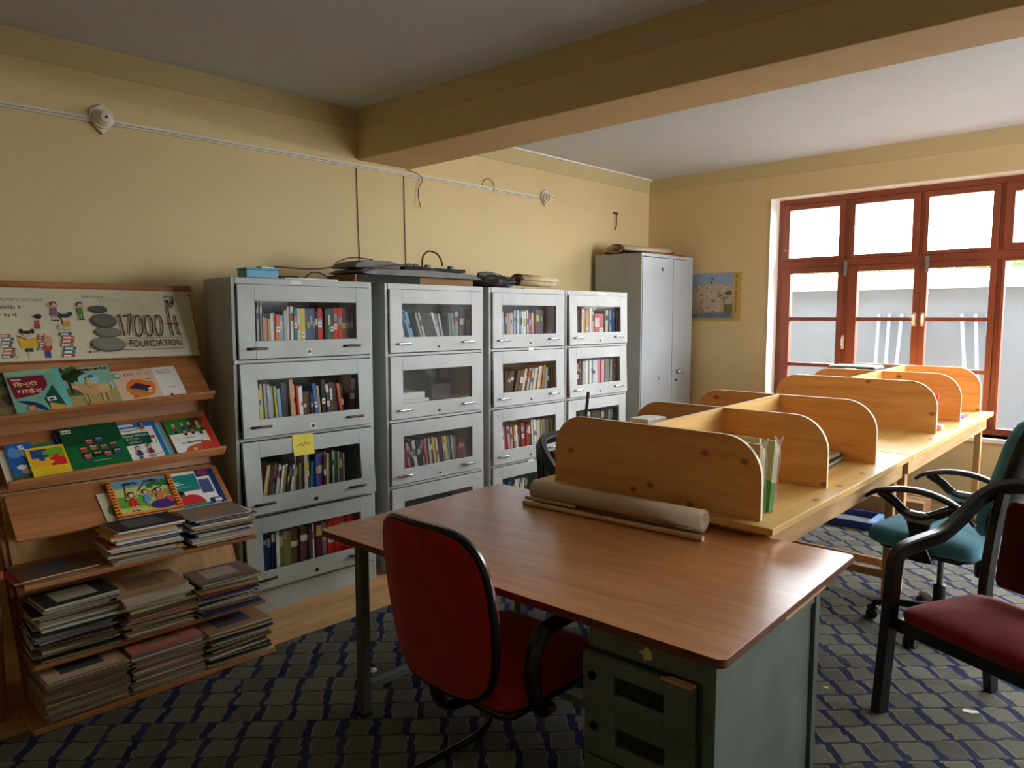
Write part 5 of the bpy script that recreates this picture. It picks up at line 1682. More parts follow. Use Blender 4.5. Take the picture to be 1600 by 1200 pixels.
inn.add([P0 + Vector((0, 0.004, 0)) + Vector(p) for p in ir] + [P0 + (P1 - P0) * 0.5 + Vector(p) * 0.9 for p in ir], [(k, (k + 1) % 24, 24 + (k + 1) % 24, 24 + k) for k in range(24)])
inn.build('shade_lining', 'black_matt', cro, smooth=True)  # black lining stands in for the shade inside the open roll
tag(MB().box(-4.29, -4.20, 5.62, 5.95, AZ + 0.001, AZ + 0.03).build('brown_folder', 'cardboard', bevel=0.003), 'brown folder behind the chart roll on the tall cupboard', 'folder')
tag(MB().box(-3.92, -3.79, 5.86, 6.38, AZ + 0.001, AZ + 0.012).warp(lambda x, y, z: (x, y, z + 0.00 if z < AZ + 0.005 else z)).build('brown_booklet', 'old_wood', bevel=0.002), 'thin dark brown booklet at the front edge of the tall cupboard', 'booklet')
tag(MB().tube(smooth_path([(-3.82, 6.20, AZ + 0.026), (-3.81, 6.27, AZ + 0.028), (-3.80, 6.34, AZ + 0.026)], 4), 0.012, 8).build('orange_tube', 'cardboard', smooth=True), 'short orange-brown tube at the right end of the cupboard top', 'tube')

# ---------------------------------------------------------------- poster on the window wall
po = MB().box(-3.90, -3.295, DY - 0.004, DY - 0.001, 1.555, 2.02, col=rgb(200, 168, 90))
po_o = tag(po.build('wall_poster', 'print'), 'small landscape poster of rocky hills on the wall by the window', 'poster')
p = Print()
pw, ph_ = 0.605, 0.465
p.rect(0, 0.52, 0.03, ph_, (142, 166, 192)).rect(0, 0.52, 0.29, ph_ - 0.0, (148, 170, 194))
rr = random.Random(8)
p.poly([(0, 0.30), (0.14, 0.335), (0.24, 0.36), (0.30, 0.385), (0.36, 0.365), (0.44, 0.35), (0.52, 0.345), (0.52, 0.06), (0, 0.06)], (196, 178, 152))
for k in range(90):
    x, y = rr.uniform(0.01, 0.51), rr.uniform(0.08, 0.345)
    p.blob(x, y, rr.uniform(0.006, 0.022), rr.uniform(0.004, 0.012), rr.choice([(150, 128, 112), (214, 196, 170), (120, 114, 100), (172, 146, 124), (226, 214, 190), (116, 112, 112)]), k, 9, 0.45)
p.rect(0.44, 0.52, 0.09, 0.16, (112, 106, 70)).blob(0.48, 0.27, 0.035, 0.02, (84, 96, 90), 5)
p.poly([(0, 0.03), (0.52, 0.03), (0.52, 0.075), (0.30, 0.082), (0.15, 0.07), (0, 0.06)], (96, 122, 150))
p.line([(0.29, 0.425), (0.32, 0.405)], 0.010, (60, 74, 100)).rect(0.29, 0.31, 0.36, 0.39, (84, 72, 70))
p.scribble(0.545, 0.445, 0.030, 0.13, (150, 116, 40), 15, R(-90)).scribble(0.545, 0.29, 0.026, 0.24, (150, 100, 24), 16, R(-90))
p.build('poster_print', po_o, matrix=frame_matrix((-3.90, DY - 0.0045, 1.555), (1, 0, 0), (0, 0, 1)))

# ---------------------------------------------------------------- office desk
DR = R(2.9)
dk = thing('office_desk', 'large brown laminate desk on a grey-green steel frame with drawers', 'desk', (-1.7253, 2.125, 0), DR)
DW, DD = 0.867, 0.543
MB().prism(rrect(-DW, DW, -DD, DD, 0.025, 5), 'z', 0.716, 0.741, mi=0, side_mi=1).build('desk_top', ['desk_laminate', 'desk_edge'], dk, bevel=0.002)
# chipped veneer at the right edge
MB().prism([(DW - 0.012, -0.10), (DW + 0.003, -0.13), (DW + 0.003, 0.22), (DW - 0.006, 0.12), (DW - 0.010, 0.02)], 'z', 0.715, 0.722).build('chipped_edge', 'pine_raw', dk)
LX, LF, LB = -0.662, -0.49, 0.47
for (x, y) in ((LX, LF), (LX, LB)):
    MB().box(x - 0.02, x + 0.02, y - 0.02, y + 0.02, 0.022, 0.716).build('leg', 'steel_dark', dk, bevel=0.003)
    MB().box(x - 0.023, x + 0.023, y - 0.023, y + 0.023, 0.008, 0.022).build('foot_cap', 'black_rubber', dk)
MB().box(LX - 0.014, LX + 0.014, LF + 0.02, LB - 0.02, 0.105, 0.135).build('stretcher', 'desk_green_steel', dk, bevel=0.002)
MB().box(LX - 0.014, LX + 0.014, LF + 0.02, LB - 0.02, 0.69, 0.716).build('top_rail', 'desk_green_steel', dk)
PX0, PX1 = 0.455, 0.845
MB().box(LX + 0.014, PX0 - 0.002, -0.014, 0.014, 0.105, 0.135).build('stretcher', 'desk_green_steel', dk, bevel=0.002)
MB().box(LX + 0.02, PX0, LB - 0.014, LB + 0.014, 0.67, 0.716).build('top_rail', 'desk_green_steel', dk)
# right-hand side: two angle legs and a recessed steel side panel
for (y0, y1) in ((-0.535, -0.495), (0.205, 0.245)):
    MB().box(PX1 - 0.036, PX1, y0, y1, 0.008, 0.716).build('leg', 'desk_green_steel', dk, bevel=0.002)
MB().box(PX1 - 0.022, PX1 - 0.014, -0.495, 0.205, 0.045, 0.66).build('side_panel', 'desk_green_steel', dk)
MB().box(PX1 - 0.030, PX1 - 0.004, -0.495, 0.205, 0.66, 0.716).build('side_rail', 'desk_green_steel', dk, bevel=0.002)
MB().box(PX1 - 0.030, PX1 - 0.004, -0.495, 0.205, 0.045, 0.075).build('side_rail', 'desk_green_steel', dk, bevel=0.002)
MB().box(PX0, PX1 - 0.036, -0.515, 0.21, 0.10, 0.655).build('drawer_carcass', 'desk_green_steel', dk, bevel=0.002)
fp = MB().box(PX0 - 0.004, PX1 - 0.036, -0.530, -0.512, 0.655, 0.716).build('front_rail', 'desk_green_steel', dk, bevel=0.002)
Print().blob(0.0, 0.0, 0.020, 0.016, (206, 190, 130), 3, 14, 0.45).build('torn_sticker', fp, matrix=frame_matrix((PX0 + 0.185, -0.5305, 0.687), (1, 0, 0), (0, 0, 1)))
for k in range(3):
    zt = 0.648 - k * 0.155
    y0 = -0.548 - (0.012 if k == 0 else 0.002)
    m = MB()
    a, b_ = PX0 - 0.004, PX1 - 0.050
    sa, sb_ = a + 0.105, b_ - 0.085
    z0_, z1_ = zt - 0.148, zt
    sz0, sz1 = z0_ + 0.052, z1_ - 0.044
    m.box(a, sa, y0, y0 + 0.022, z0_, z1_).box(sb_, b_, y0, y0 + 0.022, z0_, z1_).box(sa, sb_, y0, y0 + 0.022, z0_, sz0).box(sa, sb_, y0, y0 + 0.022, sz1, z1_)
    d = m.build('drawer', 'desk_green_steel', dk, bevel=0.002)
    MB().box(sa, sb_, y0 + 0.012, y0 + 0.018, sz0, sz1).build('recess_pull', 'black_matt', d)
    MB().lathe([(0.013, 0), (0.013, 0.006), (0.009, 0.008)], 16, (a + 0.035, y0 - 0.008, zt - 0.06), 'y').build('lock', 'black_gloss', d, smooth=True)
    if k == 0:
        MB().prism([(sb_ - 0.01, y0 - 0.001), (b_ - 0.004, y0 - 0.006), (b_ - 0.002, y0 + 0.02), (sb_ + 0.01, y0 + 0.02)], 'z', z1_, z1_ + 0.006).build('torn_veneer', 'pine_raw', d)

# ---------------------------------------------------------------- rolled chart on the desk
rl = thing('rolled_chart', 'rolled cream wall chart with wooden rods lying on the desk', 'paper roll', (-1.81, 2.545, 0.7415), R(4.2))
sp = []
for k in range(60):
    a = k / 59 * 2 * math.pi * 2.2 + math.pi * 1.4
    q = 0.047 - 0.00030 * k
    sp.append((q * math.cos(a), 0.049 + q * math.sin(a)))
m = MB()
nsp = len(sp)
xs = [-0.46, 0.395]
m.add([(xs[0], p_[0], p_[1]) for p_ in sp] + [(xs[1], p_[0], p_[1]) for p_ in sp], [(i, i + 1, nsp + i + 1, nsp + i) for i in range(nsp - 1)])
m.build('chart_sheet', 'chart_paper', rl, solid=0.0016, smooth=50)
MB().cyl((-0.435, -0.112, 0.0105), (0.440, -0.106, 0.0105), 0.0105, seg=14).build('rod', 'dowel', rl, smooth=True)
MB().cyl((-0.480, -0.040, 0.012), (-0.20, -0.040, 0.012), 0.0085, seg=12).build('rod', 'dowel', rl, smooth=True)
for x in (-0.02, 0.06):
    MB().cyl((x, -0.115, 0.0205), (x, -0.115, 0.0225), 0.003, seg=8).build('nail', 'black_gloss', rl)

# ---------------------------------------------------------------- study tables with carrels
SL = 0.0236
ztop = lambda y: 0.79 + SL * (y - 2.72)
tilt = lambda x, y, z: (x, y, z + SL * (y - 2.72))
TX0, TX1 = -2.40, -1.172


def study_table(name, y0, y1, lb, far_panel):
    t = thing(name, lb, 'table', (0, 0, 0), group='pine study tables')
    zt = 0.79
    t.location = ((TX0 + TX1) / 2, (y0 + y1) / 2, 0)
    og = t.location
    n = 4
    wd = (TX1 - TX0) / n
    for k in range(n):
        MB().box(TX0 + wd * k, TX0 + wd * (k + 1) - 0.0008, y0, y1, zt - 0.028, zt).warp(tilt).build('top_board', 'pine_long', t, org=og, bevel=0.0015)
    for x in (TX1 - 0.055,):
        MB().box(x, x + 0.022, y0 + 0.05, y1 - 0.05, zt - 0.125, zt - 0.029).warp(tilt).build('apron', 'pine_raw', t, org=og, bevel=0.002)
    for y in (y0 + 0.045, y1 - 0.07):
        MB().box(TX0 + 0.06, TX1 - 0.06, y, y + 0.022, zt - 0.125, zt - 0.029).warp(tilt).build('apron', 'pine_raw', t, org=og, bevel=0.002)
    for x in (TX0 + 0.052, TX1 - 0.095):
        for y in (y0 + 0.068, y1 - 0.12):
            MB().box(x, x + 0.042, y, y + 0.05, 0.008, zt - 0.029).warp(lambda a, b, c: tilt(a, b, c) if c > 0.3 else (a, b, c)).build('leg', 'pine_leg', t, org=og, bevel=0.003)
    for y in (y0 + 0.080, y1 - 0.108):
        MB().box(TX0 + 0.094, TX1 - 0.095, y, y + 0.026, 0.13, 0.175).build('foot_rail', 'pine_raw', t, org=og, bevel=0.003)
    return t


study_table('study_table', 2.655, 4.43, 'near pine study table whose end meets the brown desk', False)
study_table('study_table', 4.44, 6.48, 'far pine study table ending below the window', True)


def carrel(ys, lb, x0=-2.32, x1=-1.252):
    t = thing('carrel_divider', lb, 'divider', ((x0 + x1) / 2, (ys[0] + ys[-1]) / 2, ztop((ys[0] + ys[-1]) / 2)), group='carrel dividers on the study tables')
    og = t.location
    h = 0.332
    for y in ys:
        pts = rrect(x0, x1, 0.7905, 0.79 + h, 0.165, 10, (0, 0, 1, 1))
        MB().prism(pts, 'y', y, y + 0.017, mi=0, side_mi=1).warp(tilt).build('partition', ['pine', 'ply_edge'], t, org=og, bevel=0.0008, seg=1)
    xm = (x0 + x1) / 2 - 0.01
    for a, b_ in zip(ys[:-1], ys[1:]):
        m = MB()
        m.add([(xm, a + 0.0175, 0.7905), (xm + 0.017, a + 0.0175, 0.7905), (xm + 0.017, b_ - 0.0005, 0.7905), (xm, b_ - 0.0005, 0.7905),
               (xm, a + 0.0175, 0.79 + h), (xm + 0.017, a + 0.0175, 0.79 + h), (xm + 0.017, b_ - 0.0005, 0.79 + h), (xm, b_ - 0.0005, 0.79 + h)],
              [(0, 3, 2, 1), (0, 1, 5, 4), (1, 2, 6, 5), (2, 3, 7, 6), (3, 0, 4, 7)])
        m.add([(xm, a + 0.0175, 0.7905 + h - 0.0005), (xm + 0.017, a + 0.0175, 0.7905 + h - 0.0005), (xm + 0.017, b_ - 0.0005, 0.7905 + h - 0.0005), (xm, b_ - 0.0005, 0.7905 + h - 0.0005)], [(0, 1, 2, 3)], mi=1)
        m.warp(tilt).build('spine_board', ['pine_long', 'ply_edge'], t, org=og)
    return t


carrel([2.72, 3.40, 4.07], 'pine carrel divider with three rounded partitions nearest the desk')
carrel([5.22, 5.83, 6.42], 'pine carrel divider with three rounded partitions by the window')

# things in the carrels
for k, (y, ln) in enumerate(((2.775, -1.0), (2.865, 7.0))):
    z = ztop(y) + 0.004
    t = thing('wrapped_booklets', ['clear-wrapped green booklets leaning on the nearest partition', 'green and cream booklets standing second from the nearest partition'][k], 'booklets', (-1.395, y, z), 0, 'green booklet packs in the first carrel')
    t.rotation_euler = (R(-ln), 0, R(-6))
    for q in range(3):
        m = MB()
        c = [(196, 188, 140), (206, 198, 150), (200, 186, 150)][q]
        m.box(-0.11, 0.115, 0.013 * q, 0.013 * q + 0.011, 0, 0.295 - 0.01 * q, col=rgb(*c))
        m.box(0.115, 0.1155, 0.013 * q, 0.013 * q + 0.011, 0, 0.12, col=rgb(70, 140, 40))
        m.box(-0.11, 0.115, 0.013 * q - 0.0005, 0.013 * q, 0, 0.13, col=rgb(80, 150, 44))
        m.build('booklet', 'print', t)
    rr = random.Random(k)
    MB().grid(10, 8, lambda u, v: (0.122 + 0.008 * math.sin(17 * v + 3 * u) * v, -0.006 + 0.05 * u, 0.004 + (0.305 + 0.01 * math.sin(9 * u)) * v)).build('wrapper', 'clear_wrap', t)
for k in range(2):
    y = 3.93
    m = MB().box(-0.10, 0.075 + 0.02 * (1 - k), -0.13, 0.13 - 0.02 * k, 0.0, 0.022, col=rgb(*[(60, 58, 56), (170, 168, 160)][k]))
    m.box(-0.098, 0.0755 + 0.02 * (1 - k), -0.128, 0.128 - 0.02 * k, 0.004, 0.018, col=rgb(206, 202, 190))
    tag(m.build('book', 'print', loc=(-1.50, y, ztop(y) + 0.005 + 0.023 * k), rot=(R(1.35), 0, R(4 - 5 * k))), ['lower dark-covered book lying in the second carrel bay', 'upper light grey book lying in the second carrel bay'][k], 'book', 'books lying in the carrels')
m = book_mesh(0.020, 0.235, 0.17, (214, 70, 76), None, None, random.Random(3))
tag(m.build('book', 'print', matrix=frame_matrix((-1.275, 5.315, ztop(5.32) + 0.002), (0, 1, 0), (0, 0, 1)) @ Matrix.Rotation(R(-4), 4, 'Z')), 'coral-red book standing in the window carrel', 'book', 'books lying in the carrels')
tag(MB().box(-1.40, -1.255, 5.365, 5.43, ztop(5.43) + 0.001, ztop(5.43) + 0.035).build('white_notepad', 'paper', bevel=0.003), 'small white pad at the foot of the coral-red book', 'notepad')
tag(MB().box(-1.47, -1.27, 5.98, 6.17, ztop(6.17) + 0.001, ztop(6.17) + 0.010).build('booklet', 'pink_cloth', bevel=0.001), 'thin pink booklet lying in the last carrel bay', 'booklet')
tag(MB().box(-1.45, -1.30, 6.00, 6.16, ztop(6.17) + 0.0105, ztop(6.17) + 0.016).build('loose_papers', 'paper'), 'white papers on the pink booklet in the last carrel bay', 'papers')
gb = thing('olive_box_file', 'olive grey box file showing above the far carrel', 'box file', (-2.08, 6.10, ztop(6.1) + 0.006), R(3))
MB().box(-0.16, 0.20, -0.12, 0.16, 0.0, 0.335).build('box', 'desk_green_steel', gb, bevel=0.02, seg=3)
MB().box(-0.02, 0.06, -0.128, -0.12, 0.29, 0.32).build('clip', 'white_paint', gb, bevel=0.002)
st = MB().tube([(-2.215, 2.80, ztop(2.8) + 0.002), (-2.20, 2.795, 1.02), (-2.172, 2.79, 1.235)], [0.010, 0.010, 0.009], 8, flat=(1, 0.6))
tag(st.build('dark_ruler', 'steel_dark', smooth=True), 'thin dark stick standing up behind the nearest carrel partition', 'stick')
tag(MB().box(-2.11, -2.00, 3.05, 3.22, ztop(3.24) + 0.001, ztop(3.24) + 0.287).build('paper_stack', 'paper', bevel=0.004), 'white paper stack just showing over the nearest partition', 'papers')

# things on the floor under the far table
bf_ = thing('blue_tray', 'blue plastic frame tray on the carpet under the far study table', 'tray', (-2.0, 5.85, 0.0085), R(3))
for (a, b_, c, d) in ((-0.25, 0.25, -0.20, -0.15), (-0.25, 0.25, 0.15, 0.20)):
    MB().box(a, b_, c, d, 0, 0.06).build('rim', 'navy_plastic', bf_, bevel=0.004)
for (a, b_) in ((-0.25, -0.20), (0.20, 0.25)):
    MB().box(a, b_, -0.149, 0.149, 0, 0.058).build('rim', 'sky_plastic', bf_, bevel=0.004)
MB().box(-0.199, 0.199, -0.149, 0.149, 0, 0.012).build('base', 'grey_board', bf_)
cb = thing('carton_box', 'brown carton on the floor behind the blue tray', 'carton', (-1.86, 6.22, 0.0085))
MB().box(-0.30, 0.34, -0.12, 0.10, 0.0, 0.17).build('carton', 'cardboard', cb, bevel=0.004)
MB().box(-0.30, 0.34, -0.012, 0.0, 0.17, 0.172).build('tape', 'desk_edge', cb)
# litter on the carpet
tag(MB().prism([(-0.03, -0.008), (0.0, -0.014), (0.032, -0.004), (0.028, 0.012), (-0.02, 0.014)], 'z', 0.0082, 0.0105).build('paper_scrap', 'paper', loc=(-0.618, 3.312, 0), rot=(0, 0, 0.5)), 'white paper scrap on the carpet beside the black chair leg', 'scrap')
tag(MB().prism([(-0.014, -0.008), (0.016, -0.006), (0.004, 0.014)], 'z', 0.0082, 0.010).build('leaf_scrap', 'yellow_note', loc=(-1.113, 3.105, 0)), 'tiny yellow scrap on the carpet right of the desk', 'scrap')
tag(MB().lathe([(0.012, 0), (0.018, 0.006), (0.012, 0.014), (0.004, 0.018)], 10, (-2.635, 1.836, 0.0082)).build('pebble', 'cream_plastic', smooth=True), 'small pale pebble on the carpet by the desk leg', 'pebble')


# ---------------------------------------------------------------- red chair at the desk
def cushion(m, w, d, h, r=0.06, dome=0.02, nu=16, nv=16, taper=0.0):
    """rounded pad: x -w/2..w/2, y -d/2..d/2, z 0..h with domed top; superellipse plan"""
    rings = [(0.90, 0.0), (0.98, h * 0.18), (1.0, h * 0.45), (0.985, h * 0.72), (0.93, h * 0.90), (0.80, h * 0.985)]
    seg = 44
    ex = 0.28

    def pt(a, q):
        c, s_ = math.cos(a), math.sin(a)
        x = math.copysign(abs(c) ** ex, c) * w / 2
        y = math.copysign(abs(s_) ** ex, s_) * d / 2
        return x * q * (1 + taper * (y / d)), y * q
    vs = []
    for (q, z) in rings:
        for k in range(seg):
            x, y = pt(2 * math.pi * k / seg, q)
            vs.append((x, y, z + (dome * 0.2 if q < 0.85 else 0)))
    for q, dz in ((0.55, 0.6), (0.28, 0.9)):
        for k in range(seg):
            x, y = pt(2 * math.pi * k / seg, q)
            vs.append((x, y, h + dome * dz))
    n = len(rings) + 2
    fs = []
    for i in range(n - 1):
        for k in range(seg):
            k2 = (k + 1) % seg
            fs.append((i * seg + k, i * seg + k2, (i + 1) * seg + k2, (i + 1) * seg + k))
    fs.append(tuple(range(seg - 1, -1, -1)))
    b0 = len(vs)
    vs.append((0, 0, h + dome))
    for k in range(seg):
        fs.append(((n - 1) * seg + k, (n - 1) * seg + (k + 1) % seg, b0))
    return m.add(vs, fs)


def back_outline(n=48):
    """outline of the red chair's backrest: u sideways, v up (0..1 scaled outside)"""
    pts = []
    for k in range(n):
        a = 2 * math.pi * k / n
        c, s_ = math.cos(a), math.sin(a)
        ex = 0.42
        u = math.copysign(abs(c) ** ex, c)
        v = math.copysign(abs(s_) ** ex, s_)
        w = 1.0 - 0.13 * max(0, -v) ** 1.5 - 0.10 * max(0, v) ** 2.2
        pts.append((u * w, v))
    return pts


def red_chair():
    t = thing('office_chair', 'red fabric cantilever chair with black arms pushed under the desk', 'chair', (-1.665, 1.675, 0.008), R(0))
    # backrest: slightly dished shell, leaning back
    hw, hh, zc = 0.238, 0.262, 0.715
    out = back_outline()

    def place(u, v, off):
        x = u * hw
        z = zc + v * hh
        y = -0.265 - 0.075 * (v + 1) / 2 + 0.045 * u * u + off
        return (x, y, z)
    m = MB()
    n = len(out)
    rings = [(0.955, -0.030), (1.0, -0.022), (1.0, 0.010), (0.95, 0.030), (0.80, 0.040), (0.45, 0.043)]
    vs = []
    vs += [place(u * 0.5, v * 0.5, -0.032) for u, v in out]
    for q, off in rings:
        vs += [place(u * q, v * q, off) for u, v in out]
    fs = [tuple(range(n))]
    for i in range(len(rings)):
        for k in range(n):
            k2 = (k + 1) % n
            fs.append((i * n + k2, i * n + k, (i + 1) * n + k, (i + 1) * n + k2))
    fs.append(tuple(len(rings) * n + k for k in range(n - 1, -1, -1)))
    m.add(vs, fs)
    m.build('backrest', 'red_fabric', t, smooth=60)
    MB().tube([place(u * 1.005, v * 1.005, -0.008) for u, v in out], 0.0145, 8, closed=True).build('back_trim', 'black_gloss', t, smooth=True)
    cushion(MB(), 0.49, 0.50, 0.085, dome=0.015).build('seat', 'red_fabric', t, loc=(0, 0.03, 0.405), smooth=60)
    MB().prism(rrect(-0.225, 0.225, -0.20, 0.26, 0.05), 'z', 0.380, 0.406).build('seat_shell', 'black_plastic', t, bevel=0.008)
    MB().tube(smooth_path([(0, 0.0, 0.372), (0, -0.22, 0.372), (0, -0.275, 0.42), (0, -0.29, 0.56)], 5), 0.030, 8, flat=(0.4, 1.2)).build('back_bracket', 'black_plastic', t, smooth=True)
    for s in (-1, 1):
        x = 0.258 * s
        arm = smooth_path([(0.235 * s, -0.02, 0.375), (x, -0.09, 0.40), (x, -0.125, 0.50), (x, -0.115, 0.60), (x, -0.06, 0.648), (x, 0.08, 0.655), (x, 0.18, 0.648), (x, 0.225, 0.62), (x, 0.225, 0.585)], 6)
        MB().tube(arm, 0.026, 10, flat=(0.75, 1.0)).build('armrest', 'black_plastic', t, smooth=True)
        leg = smooth_path([(0.12 * s, 0.10, 0.368), (0.20 * s, 0.17, 0.366), (0.245 * s, 0.20, 0.335), (0.25 * s, 0.205, 0.20), (0.25 * s, 0.195, 0.07), (0.25 * s, 0.13, 0.018), (0.25 * s, -0.1, 0.016), (0.25 * s, -0.40, 0.016)], 6)
        MB().tube(leg, 0.0135, 10).build('leg', 'black_gloss', t, smooth=True)
    MB().tube(smooth_path([(-0.25, -0.40, 0.016), (-0.23, -0.455, 0.016), (0.23, -0.455, 0.016), (0.25, -0.40, 0.016)], 6), 0.0135, 10).build('base_bar', 'black_gloss', t, smooth=True)
    return t


red_chair()


# ---------------------------------------------------------------- black hoop-armed chairs
def hoop_chair(loc, rot, lb):
    t = thing('hoop_chair', lb, 'chair', loc, rot, 'black hoop-armed chairs with red pads')
    hoop = [(0.285, 0.275, 0.0), (0.272, 0.265, 0.35), (0.264, 0.258, 0.60), (0.262, 0.246, 0.648), (0.262, 0.205, 0.672), (0.264, 0.10, 0.688), (0.266, 0.0, 0.704), (0.266, -0.10, 0.755), (0.250, -0.21, 0.845), (0.195, -0.285, 0.895), (0.09, -0.315, 0.905)]
    full = hoop + [(-x, y, z) for x, y, z in reversed(hoop)]
    pth = smooth_path(full, 5)
    pth = [Vector((p.x * 1.12, p.y, p.z)) for p in pth]
    # tapering flat plastic section
    MB().tube(pth, 0.030, box=(0.021, 0.029, 0.006)).build('hoop_frame', 'black_plastic', t, smooth=30)
    for s in (-1, 1):
        MB().tube(smooth_path([(0.262 * s, -0.305, 0.0), (0.255 * s, -0.25, 0.30), (0.250 * s, -0.215, 0.45), (0.248 * s, -0.245, 0.70), (0.238 * s, -0.270, 0.865)], 5), 0.027, box=(0.019, 0.026, 0.006)).build('leg', 'black_plastic', t, smooth=30)
        MB().box(0.230 * s - 0.02, 0.230 * s + 0.02, -0.20, 0.24, 0.355, 0.40).build('seat_rail', 'black_plastic', t, bevel=0.008)
    MB().box(-0.28, 0.28, 0.215, 0.255, 0.345, 0.40).build('seat_rail', 'black_plastic', t, bevel=0.008)
    MB().box(-0.245, 0.245, -0.225, -0.19, 0.355, 0.40).build('seat_rail', 'black_plastic', t, bevel=0.008)
    cushion(MB(), 0.56, 0.48, 0.062, dome=0.035).build('seat', 'maroon_fabric', t, loc=(0, 0.03, 0.392), smooth=60)

    def bp(u, v, off):
        return (u * 0.195, -0.205 - 0.055 * v + 0.02 * u * u * 0.8 + off, 0.50 + 0.345 * v)
    m = MB()
    rg = [(0.93, -0.022), (1.0, -0.012), (1.0, 0.006), (0.93, 0.020), (0.6, 0.026)]
    oo = rrect(-1, 1, 0, 1, 0.12, 5)
    n = len(oo)
    vs = []
    for q, off in rg:
        vs += [bp(u * q, 0.5 + (v - 0.5) * q, off) for u, v in oo]
    fs = [tuple(range(n))]
    for i in range(len(rg) - 1):
        for k in range(n):
            k2 = (k + 1) % n
            fs.append((i * n + k2, i * n + k, (i + 1) * n + k, (i + 1) * n + k2))
    fs.append(tuple((len(rg) - 1) * n + k for k in range(n - 1, -1, -1)))
    m.add(vs, fs)
    m.build('backrest', 'dark_maroon', t, smooth=60)
    MB().box(-0.20, 0.20, -0.242, -0.226, 0.52, 0.56).box(-0.205, 0.205, -0.275, -0.258, 0.77, 0.81).build('back_rail', 'black_plastic', t, bevel=0.004)
    return t


hoop_chair((-0.480, 3.18, 0.012), R(156), 'black chair with a maroon seat at the right edge, facing the desk')
hoop_chair((-2.36, 3.20, 0.012), R(-90), 'black hoop chair with a dark red back behind the nearest carrel partition')


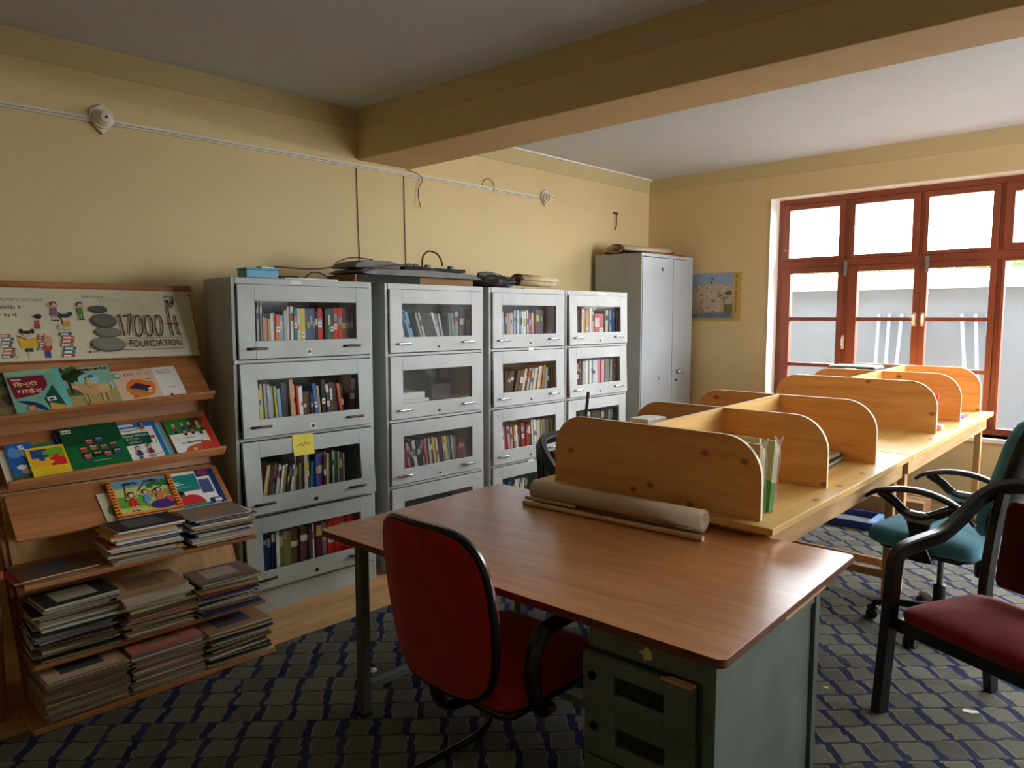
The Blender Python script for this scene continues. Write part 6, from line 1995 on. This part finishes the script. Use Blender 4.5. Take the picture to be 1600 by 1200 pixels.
# ---------------------------------------------------------------- blue swivel chair
def swivel_chair():
    t = thing('swivel_chair', 'teal fabric swivel chair with black ring arms at the study table', 'chair', (-0.925, 4.08, 0.008), R(84))
    cushion(MB(), 0.53, 0.52, 0.085, dome=0.02).build('seat', 'teal_fabric', t, loc=(0, 0.02, 0.455), smooth=60)
    MB().prism(rrect(-0.22, 0.22, -0.20, 0.23, 0.06), 'z', 0.435, 0.457).build('seat_shell', 'black_plastic', t, bevel=0.008)

    def bp(u, v, off):
        return (u * 0.245 * (1 - 0.10 * (abs(v - 0.45) * 2) ** 2), -0.285 - 0.15 * v + 0.05 * u * u + off, 0.58 + 0.56 * v)
    oo = rrect(-1, 1, 0, 1, 0.22, 7)
    n = len(oo)

    def pad(rg):
        m = MB()
        vs = []
        for q, off in rg:
            vs += [bp(u * q, 0.5 + (v - 0.5) * q, off) for u, v in oo]
        fs = [tuple(range(n))]
        for i in range(len(rg) - 1):
            for k in range(n):
                k2 = (k + 1) % n
                fs.append((i * n + k2, i * n + k, (i + 1) * n + k, (i + 1) * n + k2))
        fs.append(tuple((len(rg) - 1) * n + k for k in range(n - 1, -1, -1)))
        return m.add(vs, fs)
    pad([(0.95, -0.010), (1.0, 0.006), (1.0, 0.030), (0.95, 0.055), (0.75, 0.072), (0.4, 0.076)]).build('backrest', 'teal_fabric', t, smooth=60)
    pad([(0.80, -0.045), (0.96, -0.035), (1.012, -0.018), (1.0, 0.004)]).build('back_shell', 'black_plastic', t, smooth=60)
    MB().tube(smooth_path([(0, -0.05, 0.43), (0, -0.27, 0.43), (0, -0.345, 0.50), (0, -0.37, 0.72)], 6), 0.035, 8, flat=(0.35, 1.0)).build('back_bracket', 'black_plastic', t, smooth=True)
    for s in (-1, 1):
        x = 0.30 * s
        arm = MB()
        arc = smooth_path([(x, 0.25, 0.700), (x, 0.20, 0.735), (x, 0.08, 0.765), (x, -0.05, 0.760), (x, -0.17, 0.715), (x, -0.235, 0.650)], 6)
        arm.tube(arc, [0.013 + 0.009 * math.sin(math.pi * k / (len(arc) - 1)) for k in range(len(arc))], 10, flat=(0.7, 1.5))
        low = smooth_path([(x, 0.185, 0.735), (x, 0.12, 0.700), (x, 0.065, 0.655), (x, 0.0, 0.640), (x, -0.06, 0.660), (x, -0.12, 0.695), (x, -0.17, 0.715)], 6)
        arm.tube(low, 0.024, 10, flat=(1.0, 0.8))
        arm.build('armrest', 'black_plastic', t, smooth=60)
        MB().prism([(0.055, 0.615), (0.095, 0.668), (-0.085, 0.668), (-0.05, 0.615)], 'x', x - 0.018, x + 0.018).build('arm_badge', 'silver_plastic', t, bevel=0.006)
        MB().prism([(0.055, 0.618), (-0.05, 0.618), (-0.035, 0.56), (-0.04, 0.50), (-0.075, 0.43), (0.085, 0.43), (0.05, 0.50), (0.04, 0.56)], 'x', x - 0.014, x + 0.014).build('arm_stem', 'black_plastic', t, bevel=0.005)
        MB().box(min(x, 0.17 * s), max(x, 0.17 * s), -0.04, 0.05, 0.424, 0.438).build('arm_bracket', 'black_plastic', t, bevel=0.003)
    MB().box(-0.09, 0.09, -0.12, 0.10, 0.385, 0.436).build('tilt_mechanism', 'black_plastic', t, bevel=0.01)
    MB().lathe([(0.036, 0.30), (0.040, 0.31), (0.040, 0.385), (0.030, 0.39)], 20, (0.10, -0.16, 0.0)).build('tension_knob', 'black_plastic', t, smooth=True)
    MB().cyl((0, 0, 0.16), (0, 0, 0.39), 0.014, seg=16).build('gas_lift', 'steel_dark', t, smooth=True)
    MB().lathe([(0.030, 0.10), (0.028, 0.24), (0.022, 0.245)], 18).build('column_sleeve', 'black_plastic', t, smooth=True)
    for k in range(5):
        a = R(72 * k + 34)
        c, s_ = math.cos(a), math.sin(a)
        lg = MB().tube([(0.02 * c, 0.02 * s_, 0.115), (0.18 * c, 0.18 * s_, 0.108), (0.30 * c, 0.30 * s_, 0.082)], [0.030, 0.024, 0.018], 10, flat=(0.8, 1.0)).build('base_leg', 'black_plastic', t, smooth=True)
        cx, cy = 0.30 * c, 0.30 * s_
        ca = MB()
        for w in (-0.016, 0.016):
            q = Vector((-s_, c, 0)) * w
            d_ = Vector((-s_, c, 0)) * 0.010
            p_ = Vector((cx, cy, 0.029)) + q
            ca.cyl(p_ - d_, p_ + d_, 0.0285, seg=18)
        ca.lathe([(0.026, 0.040), (0.028, 0.062), (0.012, 0.072)], 14, (cx, cy, 0))
        ca.build('caster', 'black_rubber', lg, smooth=50)
    return t


swivel_chair()
